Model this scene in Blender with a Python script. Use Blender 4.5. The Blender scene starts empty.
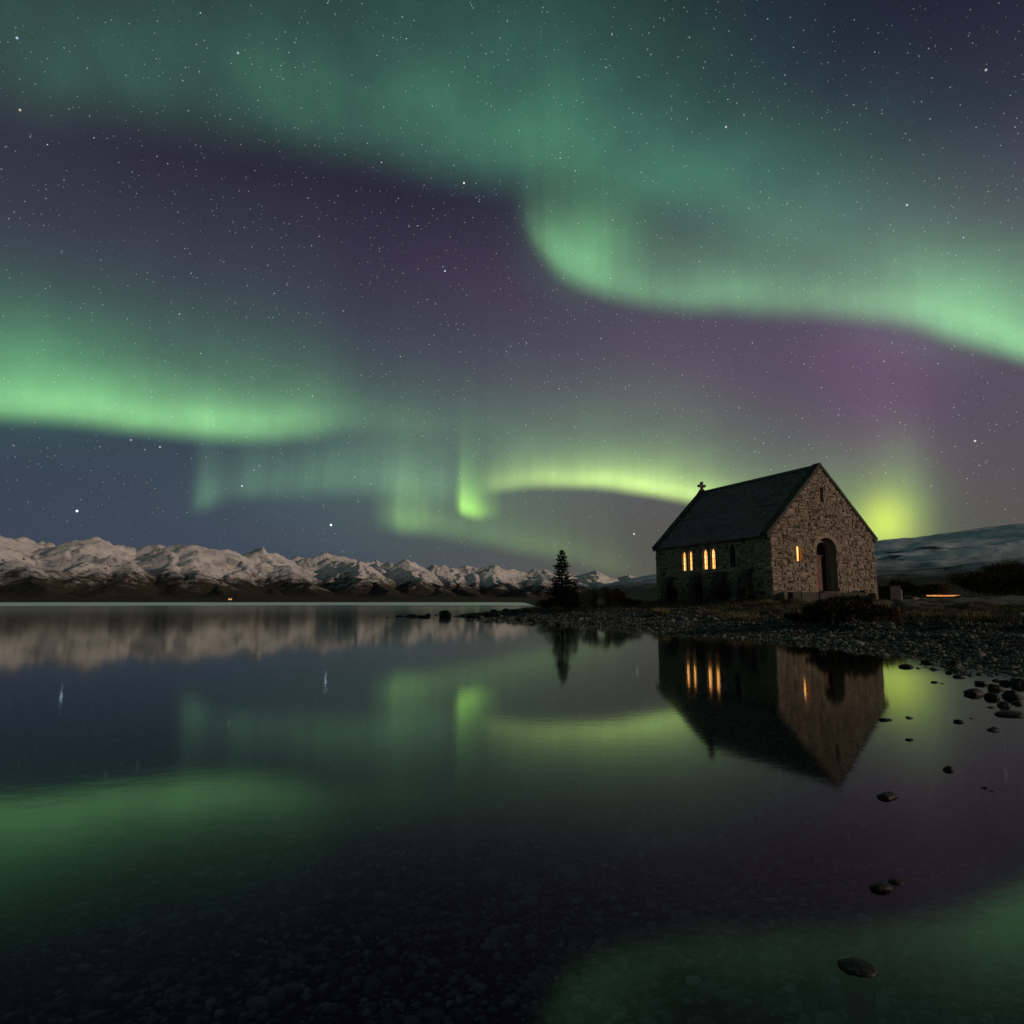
import bpy, math, random
import numpy as np
from mathutils import Vector, Matrix
from mathutils.geometry import tessellate_polygon

random.seed(7)
RNG = np.random.default_rng(11)
scene = bpy.context.scene
COL = scene.collection

# ------------------------------------------------------------------ camera
F, HOR, CAMH = 677.0, 602.0, 1.0
TILT = math.atan((HOR - 512) / F)
cam_d = bpy.data.cameras.new("camera")
cam = bpy.data.objects.new("camera", cam_d)
COL.objects.link(cam)
cam.location = (0, 0, CAMH)
cam.rotation_euler = (math.pi / 2 + TILT, 0, 0)
cam_d.sensor_width = 36
cam_d.lens = 36 * F / 1024
cam_d.clip_start = 0.05
cam_d.clip_end = 60000
scene.camera = cam


def ray(px, py):
    a, b = (px - 512) / F, (512 - py) / F
    return np.array([a, math.cos(TILT) - b * math.sin(TILT), math.sin(TILT) + b * math.cos(TILT)])


def azel(px, py):
    r = ray(px, py)
    return math.atan2(r[0], r[1]), math.atan2(r[2], math.hypot(r[0], r[1]))


def at_level(px, py, z=0.0):
    """Point of the world at height z seen at a photo position."""
    r = ray(px, py)
    k = (z - CAMH) / r[2]
    return r[0] * k, r[1] * k


def at_dist(px, Y):
    """Ground position at depth Y on the bearing of a photo column taken on the horizon."""
    r = ray(px, HOR)
    return r[0] / r[1] * Y, Y


def lin(r, g, b):
    f = lambda c: (c / 255) / 12.92 if c <= 10 else (((c / 255) + 0.055) / 1.055) ** 2.4
    return (f(r), f(g), f(b))


# ------------------------------------------------------------------ render / exposure
scene.render.engine = 'CYCLES'
scene.view_settings.view_transform = 'Standard'
scene.view_settings.look = 'None'
scene.view_settings.exposure = 0
scene.view_settings.gamma = 1
scene.cycles.use_denoising = True
scene.cycles.max_bounces = 7
scene.cycles.diffuse_bounces = 3
scene.cycles.glossy_bounces = 4
scene.cycles.transparent_max_bounces = 12
scene.cycles.sample_clamp_indirect = 3

# ------------------------------------------------------------------ moon light (the one sun lamp)
TO_SUN = Vector((0.94, -0.33, 0.21)).normalized()
SUN_EL = math.asin(TO_SUN.z)
SUN_ROT = math.atan2(TO_SUN.x, TO_SUN.y)
sd_ = bpy.data.lights.new("moon_light", 'SUN')
sd_.energy = 1.42
sd_.angle = math.radians(0.6)
sd_.color = (1.0, 0.75, 0.59)
so = bpy.data.objects.new("moon_light", sd_)
COL.objects.link(so)
so.rotation_euler = TO_SUN.to_track_quat('Z', 'Y').to_euler()
so.location = (40, -30, 30)

# ------------------------------------------------------------------ sky
world = bpy.data.worlds.new("World")
scene.world = world
world.use_nodes = True
WT = world.node_tree
for n in list(WT.nodes):
    WT.nodes.remove(n)


class NB:
    """Small helper that writes shader node trees."""

    def __init__(self, tree):
        self.t = tree

    def new(self, kind, **kw):
        n = self.t.nodes.new(kind)
        for k, v in kw.items():
            setattr(n, k, v)
        return n

    def set(self, sock, v):
        if isinstance(v, bpy.types.NodeSocket):
            self.t.links.new(v, sock)
        elif v is not None:
            sock.default_value = v

    def math(self, op, a, b=None, c=None, clamp=False):
        n = self.new('ShaderNodeMath', operation=op, use_clamp=clamp)
        for i, v in enumerate((a, b, c)):
            if v is not None:
                self.set(n.inputs[i], v)
        return n.outputs[0]

    def vmath(self, op, a, b=None, scale=None):
        n = self.new('ShaderNodeVectorMath', operation=op)
        self.set(n.inputs[0], a)
        if b is not None:
            self.set(n.inputs[1], b)
        if scale is not None:
            self.set(n.inputs['Scale'], scale)
        return n.outputs['Value'] if op in ('DOT_PRODUCT', 'LENGTH', 'DISTANCE') else n.outputs[0]

    def sstep(self, x, lo, hi, a=0.0, b=1.0):
        n = self.new('ShaderNodeMapRange', interpolation_type='SMOOTHSTEP')
        self.set(n.inputs['Value'], x)
        self.set(n.inputs['From Min'], lo)
        self.set(n.inputs['From Max'], hi)
        self.set(n.inputs['To Min'], a)
        self.set(n.inputs['To Max'], b)
        return n.outputs['Result']

    def combine(self, x=0.0, y=0.0, z=0.0):
        n = self.new('ShaderNodeCombineXYZ')
        for i, v in enumerate((x, y, z)):
            self.set(n.inputs[i], v)
        return n.outputs[0]

    def noise(self, vec, scale, detail=2.0, rough=0.5, dims='3D', out='Fac'):
        n = self.new('ShaderNodeTexNoise', noise_dimensions=dims)
        self.set(n.inputs['Vector'], vec)
        n.inputs['Scale'].default_value = scale
        n.inputs['Detail'].default_value = detail
        n.inputs['Roughness'].default_value = rough
        return n.outputs[out]

    def voronoi(self, vec, scale, feature='F1', out='Distance', rnd=1.0):
        n = self.new('ShaderNodeTexVoronoi', feature=feature)
        self.set(n.inputs['Vector'], vec)
        n.inputs['Scale'].default_value = scale
        n.inputs['Randomness'].default_value = rnd
        return n.outputs[out]

    def ramp(self, fac, stops, interp='LINEAR'):
        n = self.new('ShaderNodeValToRGB')
        n.color_ramp.interpolation = interp
        el = n.color_ramp.elements
        while len(el) > 1:
            el.remove(el[-1])
        for i, (p, c) in enumerate(stops):
            e = el[0] if i == 0 else el.new(p)
            e.position = p
            e.color = (*c[:3], 1)
        self.set(n.inputs[0], fac)
        return n.outputs[0]

    def mix(self, fac, a, b, blend='MIX'):
        n = self.new('ShaderNodeMix', data_type='RGBA', blend_type=blend)
        self.set(n.inputs['Factor'], fac)
        self.set(n.inputs[6], a if isinstance(a, bpy.types.NodeSocket) else (*a[:3], 1))
        self.set(n.inputs[7], b if isinstance(b, bpy.types.NodeSocket) else (*b[:3], 1))
        return n.outputs[2]

    def fcurve(self, x, pts, fallback=None):
        n = self.new('ShaderNodeFloatCurve')
        cv = n.mapping.curves[0]
        pts = sorted(pts)
        cv.points[0].location = pts[0]
        cv.points[1].location = pts[-1]
        for p in pts[1:-1]:
            cv.points.new(*p)
        for p in cv.points:
            p.handle_type = 'AUTO_CLAMPED'
        n.mapping.update()
        self.set(n.inputs['Value'], x)
        return n.outputs[0]


W = NB(WT)
tc = W.new('ShaderNodeTexCoord')
direction = tc.outputs['Generated']
sep = W.new('ShaderNodeSeparateXYZ')
WT.links.new(direction, sep.inputs[0])
az0 = W.math('ARCTAN2', sep.outputs[0], sep.outputs[1])
el0 = W.math('ARCSINE', sep.outputs[2])
# slow wander of the curtains so their edges are not ruled lines
pvec = W.combine(az0, el0, 0.0)
wn = W.noise(pvec, 5.0, 2.0, out='Color')
wsep = W.new('ShaderNodeSeparateXYZ')
WT.links.new(wn, wsep.inputs[0])
az = W.math('ADD', az0, W.math('MULTIPLY_ADD', wsep.outputs[0], 0.02, -0.010))
el = W.math('ADD', el0, W.math('MULTIPLY_ADD', wsep.outputs[1], 0.02, -0.010))
AZL, ELL = 1.6, 0.9            # ranges mapped onto the 0..1 curves
xcoord = W.math('ADD', W.math('DIVIDE', az, AZL), 0.5, clamp=True)
rays_n = W.noise(W.combine(W.math('MULTIPLY', az, 34.0), W.math('MULTIPLY', el, 1.6), 3.0), 1.0, 3.0, 0.6)
rays_f = W.math('MULTIPLY_ADD', rays_n, 1.3, 0.35)
patch_n = W.noise(W.combine(W.math('MULTIPLY', az, 7.0), W.math('MULTIPLY', el, 9.0), 8.0), 1.0, 3.0, 0.55)
patch_f = W.math('MULTIPLY_ADD', patch_n, 1.1, 0.45)


def curve_pts(pts, value):
    out = []
    for (px, py, v) in pts:
        a, e = azel(px, py)
        out.append((min(1, max(0, a / AZL + 0.5)), value(e, v)))
    out.sort()
    if out[0][0] > 0.002:
        out.insert(0, (0.0, out[0][1]))
    if out[-1][0] < 0.998:
        out.append((1.0, out[-1][1]))
    return out


TERMS = []


def curtain(pts, w, core, tail, hc, ht, striae=0.5):
    """pts: (photo x, photo y of the lower edge, strength); w soft edge; core / tail colours with scale heights (px)."""
    k = 1 / 690.0
    edge = W.math('MULTIPLY', W.fcurve(xcoord, curve_pts(pts, lambda e, v: e / ELL)), ELL)
    amp = W.math('MAXIMUM', W.fcurve(xcoord, curve_pts(pts, lambda e, v: min(1.0, max(0.0, v)))), 0.0)
    h = W.math('SUBTRACT', el, edge)
    rise = W.sstep(h, -w * k, w * k)
    hp = W.math('MAXIMUM', h, 0.0)
    e1 = W.math('EXPONENT', W.math('DIVIDE', hp, -hc * k))
    e2 = W.math('EXPONENT', W.math('DIVIDE', hp, -ht * k))
    body = W.math('MULTIPLY', W.math('MULTIPLY', amp, rise), patch_f)
    if striae:
        body = W.math('MULTIPLY', body, W.math('MULTIPLY_ADD', W.math('SUBTRACT', rays_f, 1.0), striae, 1.0))
    TERMS.append(W.vmath('SCALE', core, scale=W.math('MULTIPLY', body, e1)))
    TERMS.append(W.vmath('SCALE', tail, scale=W.math('MULTIPLY', body, e2)))


def glow(px, py, sx, sy, col, striae=0.0):
    a, e = azel(px, py)
    k = 690.0
    dx = W.math('MULTIPLY', W.math('SUBTRACT', az, a), k / sx)
    dy = W.math('MULTIPLY', W.math('SUBTRACT', el, e), k / sy)
    g = W.math('EXPONENT', W.math('MULTIPLY', W.math('ADD', W.math('MULTIPLY', dx, dx), W.math('MULTIPLY', dy, dy)), -0.5))
    if striae:
        g = W.math('MULTIPLY', g, W.math('MULTIPLY_ADD', W.math('SUBTRACT', rays_f, 1.0), striae, 1.0))
    TERMS.append(W.vmath('SCALE', col, scale=g))


# night sky behind the aurora
fe = W.math('DIVIDE', el, ELL, clamp=True)
rp = lambda y: max(0.0, azel(512, y)[1] / ELL)
left = W.ramp(fe, [(0.0, lin(62, 70, 88)), (rp(525), lin(58, 67, 85)), (rp(450), lin(53, 62, 80)), (rp(360), lin(56, 60, 78)),
                   (rp(270), lin(54, 48, 70)), (rp(170), lin(39, 33, 52)), (rp(60), lin(36, 36, 52)), (rp(-40), lin(26, 28, 44)), (1.0, lin(20, 22, 36))])
right = W.ramp(fe, [(0.0, lin(92, 92, 80)), (rp(540), lin(88, 86, 82)), (rp(470), lin(88, 82, 93)), (rp(380), lin(82, 72, 91)),
                    (rp(290), lin(72, 63, 83)), (rp(200), lin(46, 46, 64)), (rp(100), lin(34, 36, 55)), (rp(0), lin(27, 27, 45)), (1.0, lin(18, 18, 32))])
base = W.mix(W.sstep(az, -0.42, 0.30), left, right)
TERMS.append(base)
nis = W.new('ShaderNodeTexSky', sky_type='NISHITA', sun_disc=False)
nis.sun_elevation = SUN_EL
nis.sun_rotation = SUN_ROT
TERMS.append(W.vmath('SCALE', nis.outputs[0], scale=0.0002))

# upper band from the top left, fading out to the right
curtain([(-60, 52, .34), (0, 78, .40), (120, 92, .50), (220, 104, .55), (330, 124, .68), (420, 142, .90), (500, 156, 1.0), (560, 164, .98), (640, 180, .78),
         (720, 200, .58), (800, 228, .36), (900, 265, .16), (1040, 300, .05)],
        46, (.035, .145, .075), (.024, .090, .052), 55, 150, .18)
# swirl and band on the right
curtain([(500, 205, 0), (516, 216, .05), (530, 232, .28), (545, 250, .62), (565, 266, .9), (590, 278, .9), (620, 288, .62), (655, 296, .40), (700, 300, .25), (760, 304, .1), (820, 308, 0)],
        22, (.18, .49, .18), (.03, .11, .055), 24, 30, .45)
curtain([(560, 268, 0), (620, 290, .10), (680, 299, .30), (760, 303, .42), (840, 310, .55), (900, 317, .74),
         (950, 330, .95), (990, 340, 1.0), (1060, 354, .95)],
        19, (.22, .57, .20), (.032, .12, .062), 32, 48, .3)
glow(592, 238, 34, 26, (.05, .16, .06), .4)
glow(800, 235, 110, 40, (.012, .05, .032))
glow(690, 168, 90, 22, (.010, .045, .026))
glow(985, 295, 60, 30, (.03, .10, .04))
# bright left band
curtain([(-60, 404, .85), (0, 408, .95), (60, 413, 1), (120, 422, 1), (180, 430, .97), (230, 433, .92), (270, 433, .84), (298, 431, .70), (318, 429, .50), (334, 427, .33), (350, 426, .20), (370, 426, .13), (420, 428, .08), (480, 430, .03), (540, 430, 0)],
        17, (.28, .64, .20), (.045, .165, .070), 25, 66, .2)
glow(20, 365, 60, 34, (.01, .08, .025))
# long bright arc over the lake to the chapel
curtain([(466, 490, 0), (480, 489, .08), (496, 487, .34), (520, 485, .50), (560, 484, .60), (600, 485, .78), (650, 491, .98), (690, 500, 1.0), (740, 516, .9), (800, 530, .7), (850, 538, .45), (900, 538, .22), (960, 540, .0)],
        10, (.72, .98, .22), (.13, .285, .095), 14, 48, .3)
# curled ray
curtain([(452, 506, 0), (458, 509, .50), (464, 512, 1), (472, 514, .85), (480, 515, .50), (488, 514, .22), (498, 512, .06), (508, 510, 0)],
        9, (.46, .95, .10), (.055, .15, .05), 20, 44, .4)
# patches below the arc
curtain([(362, 518, 0), (380, 521, .14), (396, 524, .5), (408, 527, .80), (425, 529, .72), (440, 532, .4), (480, 538, .36), (520, 547, .34), (560, 556, .28), (610, 568, .18), (660, 578, 0)],
        14, (.16, .33, .07), (.07, .14, .05), 24, 42, .7)
curtain([(178, 500, 0), (196, 502, .35), (208, 500, .5), (225, 494, .28), (250, 490, .40), (300, 488, .38), (350, 486, .44), (390, 488, .42), (450, 495, .25), (500, 500, 0)],
        19, (.10, .24, .11), (.08, .17, .085), 24, 40, 1.0)
# glow beside the gable, with its pillar and the purple above
glow(884, 518, 15, 16, (.40, .45, .00))
glow(908, 488, 12, 34, (.025, .05, .02), .9)
glow(870, 503, 36, 32, (.05, .11, .02))
glow(903, 506, 16, 34, (.045, .08, .015), .6)
glow(885, 395, 36, 60, (.040, .005, .034), .5)
glow(800, 350, 120, 36, (.014, .000, .014))
glow(430, 455, 110, 55, (.018, .045, .022))
glow(330, 500, 130, 40, (.010, .020, .012))
glow(560, 440, 120, 40, (.012, .035, .018))

tot = TERMS[0]
for t in TERMS[1:]:
    tot = W.vmath('ADD', tot, t)

# stars
grain = W.vmath('SCALE', direction, scale=1.0)


def star_layer(scale, r, strength, power):
    n = W.new('ShaderNodeTexVoronoi', feature='F1')
    WT.links.new(grain, n.inputs['Vector'])
    n.inputs['Scale'].default_value = scale
    s = W.sstep(n.outputs['Distance'], r, r * 0.15)
    sc = W.new('ShaderNodeSeparateXYZ')
    WT.links.new(n.outputs['Color'], sc.inputs[0])
    b = W.math('POWER', sc.outputs[0], power)
    fade = W.sstep(el0, 0.03, 0.25, 0.35, 1.0)
    tint = W.mix(sc.outputs[1], (0.80, 0.90, 1.0), (1.0, 0.95, 0.86))
    return W.vmath('SCALE', tint, scale=W.math('MULTIPLY', W.math('MULTIPLY', s, b), W.math('MULTIPLY', fade, strength)))


tot = W.vmath('ADD', tot, star_layer(190, 0.160, 0.52, 1.8))
tot = W.vmath('ADD', tot, star_layer(95, 0.082, 1.05, 2.0))
tot = W.vmath('ADD', tot, star_layer(40, 0.036, 1.2, 1.5))
for (px, py, s, c) in [(331, 525, 9.0, (.6, .7, 1)), (77, 511, 7.0, (.55, .75, 1)), (634, 534, 1.2, (1, 1, .95)), (464, 183, 1.5, (1, 1, 1)), (445, 271, 1.3, (.7, .75, 1)),
                       (20, 110, 1.0, (1, .7, .6)), (17, 38, 1.1, (.6, .75, 1)), (238, 53, .7, (.8, 1, 1)), (160, 447, .7, (1, 1, 1)), (726, 127, .8, (1, 1, 1)),
                       (907, 205, .8, (1, 1, 1)), (986, 70, .7, (1, 1, 1)), (242, 486, 1.0, (.9, .95, 1)), (131, 440, .6, (1, 1, 1)), (975, 441, 1.1, (1, 1, 1))]:
    r = ray(px, py)
    r = r / np.linalg.norm(r)
    d = W.vmath('DISTANCE', direction, tuple(float(v) for v in r))
    tot = W.vmath('ADD', tot, W.vmath('SCALE', c, scale=W.sstep(d, 0.0017, 0.0003, 0.0, s * .75)))

bg = W.new('ShaderNodeBackground')
WT.links.new(tot, bg.inputs['Color'])
bg.inputs['Strength'].default_value = 1.0
wo = W.new('ShaderNodeOutputWorld')
WT.links.new(bg.outputs[0], wo.inputs[0])


# ------------------------------------------------------------------ numpy noise
def _hash(ix, iy, seed):
    h = (ix.astype(np.int64) * 374761393 + iy.astype(np.int64) * 668265263 + seed * 982451653) & 0xFFFFFFFF
    h = ((h ^ (h >> 13)) * 1274126177) & 0xFFFFFFFF
    h = (h ^ (h >> 16)) & 0xFFFFFFFF
    return h / 4294967295.0


def vnoise(x, y, seed=0):
    x = np.asarray(x, float)
    y = np.asarray(y, float)
    ix, iy = np.floor(x), np.floor(y)
    fx, fy = x - ix, y - iy
    fx = fx * fx * fx * (fx * (fx * 6 - 15) + 10)
    fy = fy * fy * fy * (fy * (fy * 6 - 15) + 10)
    a, b = _hash(ix, iy, seed), _hash(ix + 1, iy, seed)
    c, d = _hash(ix, iy + 1, seed), _hash(ix + 1, iy + 1, seed)
    return (a + (b - a) * fx) * (1 - fy) + (c + (d - c) * fx) * fy


def fbm(x, y, oct=5, seed=0, gain=0.5):
    s, a, t = 0.0, 1.0, 0.0
    for o in range(oct):
        c, sn = math.cos(o * 0.7), math.sin(o * 0.7)
        s = s + a * vnoise((x * c - y * sn) * 2 ** o, (x * sn + y * c) * 2 ** o, seed + o)
        t += a
        a *= gain
    return s / t


def ridged(x, y, oct=6, seed=0, gain=0.5):
    s, a, t, w = 0.0, 1.0, 0.0, 1.0
    for o in range(oct):
        c, sn = math.cos(o * 0.55), math.sin(o * 0.55)
        n = 1 - np.abs(2 * vnoise((x * c - y * sn) * 2 ** o, (x * sn + y * c) * 2 ** o, seed + o) - 1)
        n = n ** 1.6
        s = s + a * n * w
        w = np.clip(n * 1.3, 0, 1)
        t += a
        a *= gain
    return s / t


# ------------------------------------------------------------------ mesh helpers
def link_mesh(name, verts, faces, mats, parent=None, smooth=False, mat_idx=None, attr=None):
    me = bpy.data.meshes.new(name)
    me.from_pydata([tuple(v) for v in verts], [], [tuple(f) for f in faces])
    return finish(name, me, mats, parent, smooth, mat_idx, attr)


def finish(name, me, mats, parent, smooth, mat_idx=None, attr=None):
    if not isinstance(mats, (list, tuple)):
        mats = [mats]
    for m in mats:
        me.materials.append(m)
    if smooth:
        me.polygons.foreach_set('use_smooth', [True] * len(me.polygons))
    if mat_idx is not None:
        me.polygons.foreach_set('material_index', list(mat_idx))
    if attr is not None:
        a = me.attributes.new('tone', 'FLOAT', 'FACE')
        a.data.foreach_set('value', np.asarray(attr, dtype=np.float32))
    me.update()
    o = bpy.data.objects.new(name, me)
    COL.objects.link(o)
    if parent is not None:
        o.parent = parent
    return o


def link_np(name, V, Fc, mats, parent=None, smooth=True, attr=None):
    """Fast mesh from numpy arrays, all faces with the same number of corners."""
    me = bpy.data.meshes.new(name)
    V = np.ascontiguousarray(V, dtype=np.float32)
    Fc = np.ascontiguousarray(Fc, dtype=np.int32)
    k = Fc.shape[1]
    me.vertices.add(len(V))
    me.vertices.foreach_set('co', V.ravel())
    me.loops.add(Fc.size)
    me.loops.foreach_set('vertex_index', Fc.ravel())
    me.polygons.add(len(Fc))
    me.polygons.foreach_set('loop_start', np.arange(0, Fc.size, k, dtype=np.int32))
    me.update(calc_edges=True)
    me.validate()
    return finish(name, me, mats, parent, smooth, None, attr)


def tag(o, label=None, cat=None, group=None, kind=None):
    if label:
        o['label'] = label
    if cat:
        o['category'] = cat
    if group:
        o['group'] = group
    if kind:
        o['kind'] = kind
    return o


def thing(name, label, cat, loc, rz=0.0, group=None):
    o = bpy.data.objects.new(name, None)
    COL.objects.link(o)
    o.location = loc
    o.rotation_euler = (0, 0, rz)
    o.empty_display_size = 0.3
    return tag(o, label, cat, group)


class MB:
    """Collects polygons into one mesh."""

    def __init__(self):
        self.v, self.f, self.a = [], [], []

    def add(self, verts, faces, tone=0.5):
        n = len(self.v)
        self.v += [tuple(p) for p in verts]
        self.f += [tuple(i + n for i in f) for f in faces]
        self.a += [tone] * len(faces)

    def box(self, c, s, rot=None, tone=0.5, jit=0.0):
        P = []
        for sx in (-1, 1):
            for sy in (-1, 1):
                for sz in (-1, 1):
                    p = Vector((sx * s[0] / 2, sy * s[1] / 2, sz * s[2] / 2))
                    if jit:
                        p += Vector((random.uniform(-jit, jit), random.uniform(-jit, jit), random.uniform(-jit, jit)))
                    if rot is not None:
                        p = rot @ p
                    P.append(p + Vector(c))
        self.add(P, [(0, 1, 3, 2), (4, 6, 7, 5), (0, 4, 5, 1), (2, 3, 7, 6), (0, 2, 6, 4), (1, 5, 7, 3)], tone)

    def tube(self, pts, rads, n=6, tone=0.5, cap=True):
        pts = [Vector(p) for p in pts]
        base = len(self.v)
        for i, p in enumerate(pts):
            d = (pts[min(i + 1, len(pts) - 1)] - pts[max(i - 1, 0)]).normalized()
            u = d.cross(Vector((0, 0, 1)))
            if u.length < 1e-3:
                u = Vector((1, 0, 0))
            u.normalize()
            w = d.cross(u)
            for k in range(n):
                a = 2 * math.pi * k / n
                self.v.append(tuple(p + (u * math.cos(a) + w * math.sin(a)) * rads[i]))
        for i in range(len(pts) - 1):
            for k in range(n):
                self.f.append((base + i * n + k, base + i * n + (k + 1) % n, base + (i + 1) * n + (k + 1) % n, base + (i + 1) * n + k))
                self.a.append(tone)
        if cap:
            self.f.append(tuple(base + (len(pts) - 1) * n + k for k in range(n)))
            self.f.append(tuple(base + k for k in reversed(range(n))))
            self.a += [tone, tone]

    def slab(self, outer, holes, mp, d0, d1, tone=0.5):
        """Flat panel with holes; mp(a, b, depth) -> 3D; front at d0, back at d1."""
        loops = [[Vector((a, b, 0)) for a, b in L] for L in [outer] + list(holes)]
        flat = [p for L in loops for p in L]
        tris = tessellate_polygon(loops)
        n = len(flat)
        V = [mp(p.x, p.y, d0) for p in flat] + [mp(p.x, p.y, d1) for p in flat]
        Fc = [tuple(t) for t in tris] + [tuple(n + i for i in reversed(t)) for t in tris]
        o = 0
        for L in loops:
            k = len(L)
            for i in range(k):
                j = (i + 1) % k
                Fc.append((o + i, o + j, n + o + j, n + o + i))
            o += k
        self.add(V, Fc, tone)

    def build(self, name, mats, parent=None, smooth=False):
        return link_mesh(name, self.v, self.f, mats, parent, smooth, None, self.a)


def ico(sub):
    import bmesh
    bm = bmesh.new()
    bmesh.ops.create_icosphere(bm, subdivisions=sub, radius=1)
    V = np.array([v.co[:] for v in bm.verts])
    Fc = np.array([[v.index for v in f.verts] for f in bm.faces])
    bm.free()
    return V, Fc


ICO = {s: ico(s) for s in (1, 2, 3, 4)}


def stone_verts(sub, seed, rough=0.35, flat=0.7):
    """Irregular cobble: sphere cut by random planes and roughened."""
    V = ICO[sub][0].copy()
    r = np.random.default_rng(seed)
    for _ in range(9):
        nrm = r.normal(size=3)
        nrm /= np.linalg.norm(nrm)
        d = r.uniform(0.55, 0.92)
        over = np.maximum(0, V @ nrm - d)
        V -= np.outer(over * 0.97, nrm)
    k = 1 + rough * (fbm(V[:, 0] * 2.1 + seed, V[:, 1] * 2.1 + V[:, 2] * 1.7, 3, seed) - 0.5)
    V *= k[:, None]
    V[:, 2] *= flat
    return V


# ------------------------------------------------------------------ materials
def material(name):
    m = bpy.data.materials.new(name)
    m.use_nodes = True
    nt = m.node_tree
    for n in list(nt.nodes):
        nt.nodes.remove(n)
    b = NB(nt)
    out = b.new('ShaderNodeOutputMaterial')
    return m, b, out


def principled(b, out, color, rough=0.8, normal=None, spec=0.3):
    p = b.new('ShaderNodeBsdfPrincipled')
    b.set(p.inputs['Base Color'], color if isinstance(color, bpy.types.NodeSocket) else (*color, 1))
    b.set(p.inputs['Roughness'], rough)
    p.inputs['Specular IOR Level'].default_value = spec
    if normal is not None:
        b.set(p.inputs['Normal'], normal)
    b.t.links.new(p.outputs[0], out.inputs[0])
    return p


def bump(b, h, strength=0.5, dist=0.02):
    n = b.new('ShaderNodeBump')
    n.inputs['Strength'].default_value = strength
    n.inputs['Distance'].default_value = dist
    b.set(n.inputs['Height'], h)
    return n.outputs[0]


def coords(b, kind='Object'):
    return b.new('ShaderNodeTexCoord').outputs[kind]


def mat_simple(name, c1, c2, scale=3.0, rough=0.85, bstr=0.4, bscale=30.0, bdist=0.02, spec=0.25, tone=False):
    m, b, out = material(name)
    co = coords(b)
    f = b.noise(co, scale, 4.0, 0.6)
    if tone:
        at = b.new('ShaderNodeAttribute', attribute_name='tone')
        f = b.math('ADD', b.math('MULTIPLY', f, 0.45), b.math('MULTIPLY_ADD', at.outputs['Fac'], 0.9, -0.22), clamp=True)
    else:
        f = b.sstep(f, 0.3, 0.7)
    col = b.mix(f, c1, c2)
    principled(b, out, col, rough, bump(b, b.noise(co, bscale, 4.0, 0.65), bstr, bdist), spec)
    return m


M = {}
# rubble stone of the chapel: per-stone tone plus stains and pits
m, b, out = material("rubble_stone")
co = coords(b)
at = b.new('ShaderNodeAttribute', attribute_name='tone').outputs['Fac']
fine = b.noise(co, 7.0, 5.0, 0.65)
spots = b.voronoi(co, 5.5)
col = b.ramp(at, [(0.0, (.050, .045, .040)), (0.2, (.14, .115, .09)), (0.45, (.29, .23, .172)), (0.8, (.40, .335, .265)), (1.0, (.48, .41, .33))])
col = b.mix(b.sstep(fine, 0.42, 0.72, 0.0, 0.55), col, (.13, .105, .085))
col = b.mix(b.sstep(spots, 0.30, 0.12, 0.0, 0.70), col, (.05, .042, .036))
principled(b, out, col, 0.92, bump(b, b.math('ADD', b.noise(co, 14.0, 5.0, 0.7), b.math('MULTIPLY', spots, 0.6)), 0.8, 0.05), 0.2)
M['stone'] = m
M['dressed'] = mat_simple("dressed_stone", (.16, .135, .11), (.30, .255, .21), 4.0, 0.9, 0.5, 25, .02)
M['dark_stone'] = mat_simple("dark_field_stone", (.05, .045, .04), (.13, .115, .10), 3.0, 0.92, 0.7, 12, .04, tone=True)
M['slate'] = mat_simple("roof_slate", (.085, .083, .079), (.225, .22, .208), 2.2, 0.75, 0.4, 20, .01, 0.25, tone=True)
M['coping'] = mat_simple("coping_stone", (.040, .044, .041), (.085, .09, .083), 2.5, 0.9, 0.5, 18, .02, tone=True)
M['door'] = mat_simple("dark_door_timber", (.020, .014, .011), (.045, .032, .026), 5.0, 0.7, 0.3, 30, .01)
M['red_wood'] = mat_simple("red_brown_timber", (.11, .045, .038), (.19, .085, .072), 5.0, 0.75, 0.3, 30, .01)
M['lead'] = mat_simple("dark_window_iron", (.012, .011, .010), (.03, .028, .026), 5.0, 0.6, 0.1, 30, .005)
M['iron'] = mat_simple("black_iron", (.008, .008, .009), (.022, .021, .022), 5.0, 0.5, 0.1, 30, .005)

m, b, out = material("lit_window_glass")
co = coords(b)
c = b.ramp(b.noise(co, 2.6, 2.0), [(0.25, (1.0, .30, .055)), (0.5, (1.0, .42, .11)), (0.75, (1.0, .52, .18))])
em = b.new('ShaderNodeEmission')
b.set(em.inputs[0], c)
em.inputs[1].default_value = 2.3
b.t.links.new(em.outputs[0], out.inputs[0])
M['lit_glass'] = m
m, b, out = material("dark_window_glass")
principled(b, out, (.012, .014, .016), 0.15, None, 0.5)
M['dark_glass'] = m

M['rock'] = mat_simple("wet_lake_rock", (.007, .007, .007), (.025, .024, .023), 4.0, 0.6, 0.6, 16, .02, 0.3)
M['pale_rock'] = mat_simple("pale_rock", (.07, .066, .058), (.17, .155, .135), 5.0, 0.9, 0.6, 16, .02)
M['gravel'] = mat_simple("shore_gravel_stone", (.030, .035, .032), (.175, .19, .172), 1.0, 0.85, 0.3, 40, .01, 0.2, tone=True)
M['pebble'] = mat_simple("lake_pebble_stone", (.11, .115, .10), (.66, .66, .55), 1.0, 0.9, 0.3, 40, .01, 0.1, tone=True)
M['needles'] = mat_simple("spruce_needles", (.010, .017, .010), (.032, .045, .025), 6.0, 0.8, 0.0, 30, .01, 0.15)
M['bark'] = mat_simple("bark", (.03, .022, .016), (.07, .055, .04), 8.0, 0.9, 0.5, 30, .02)
M['scrub'] = mat_simple("dark_scrub_leaves", (.016, .016, .010), (.066, .052, .030), 3.0, 0.85, 0.0, 30, .01, 0.1)
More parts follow.
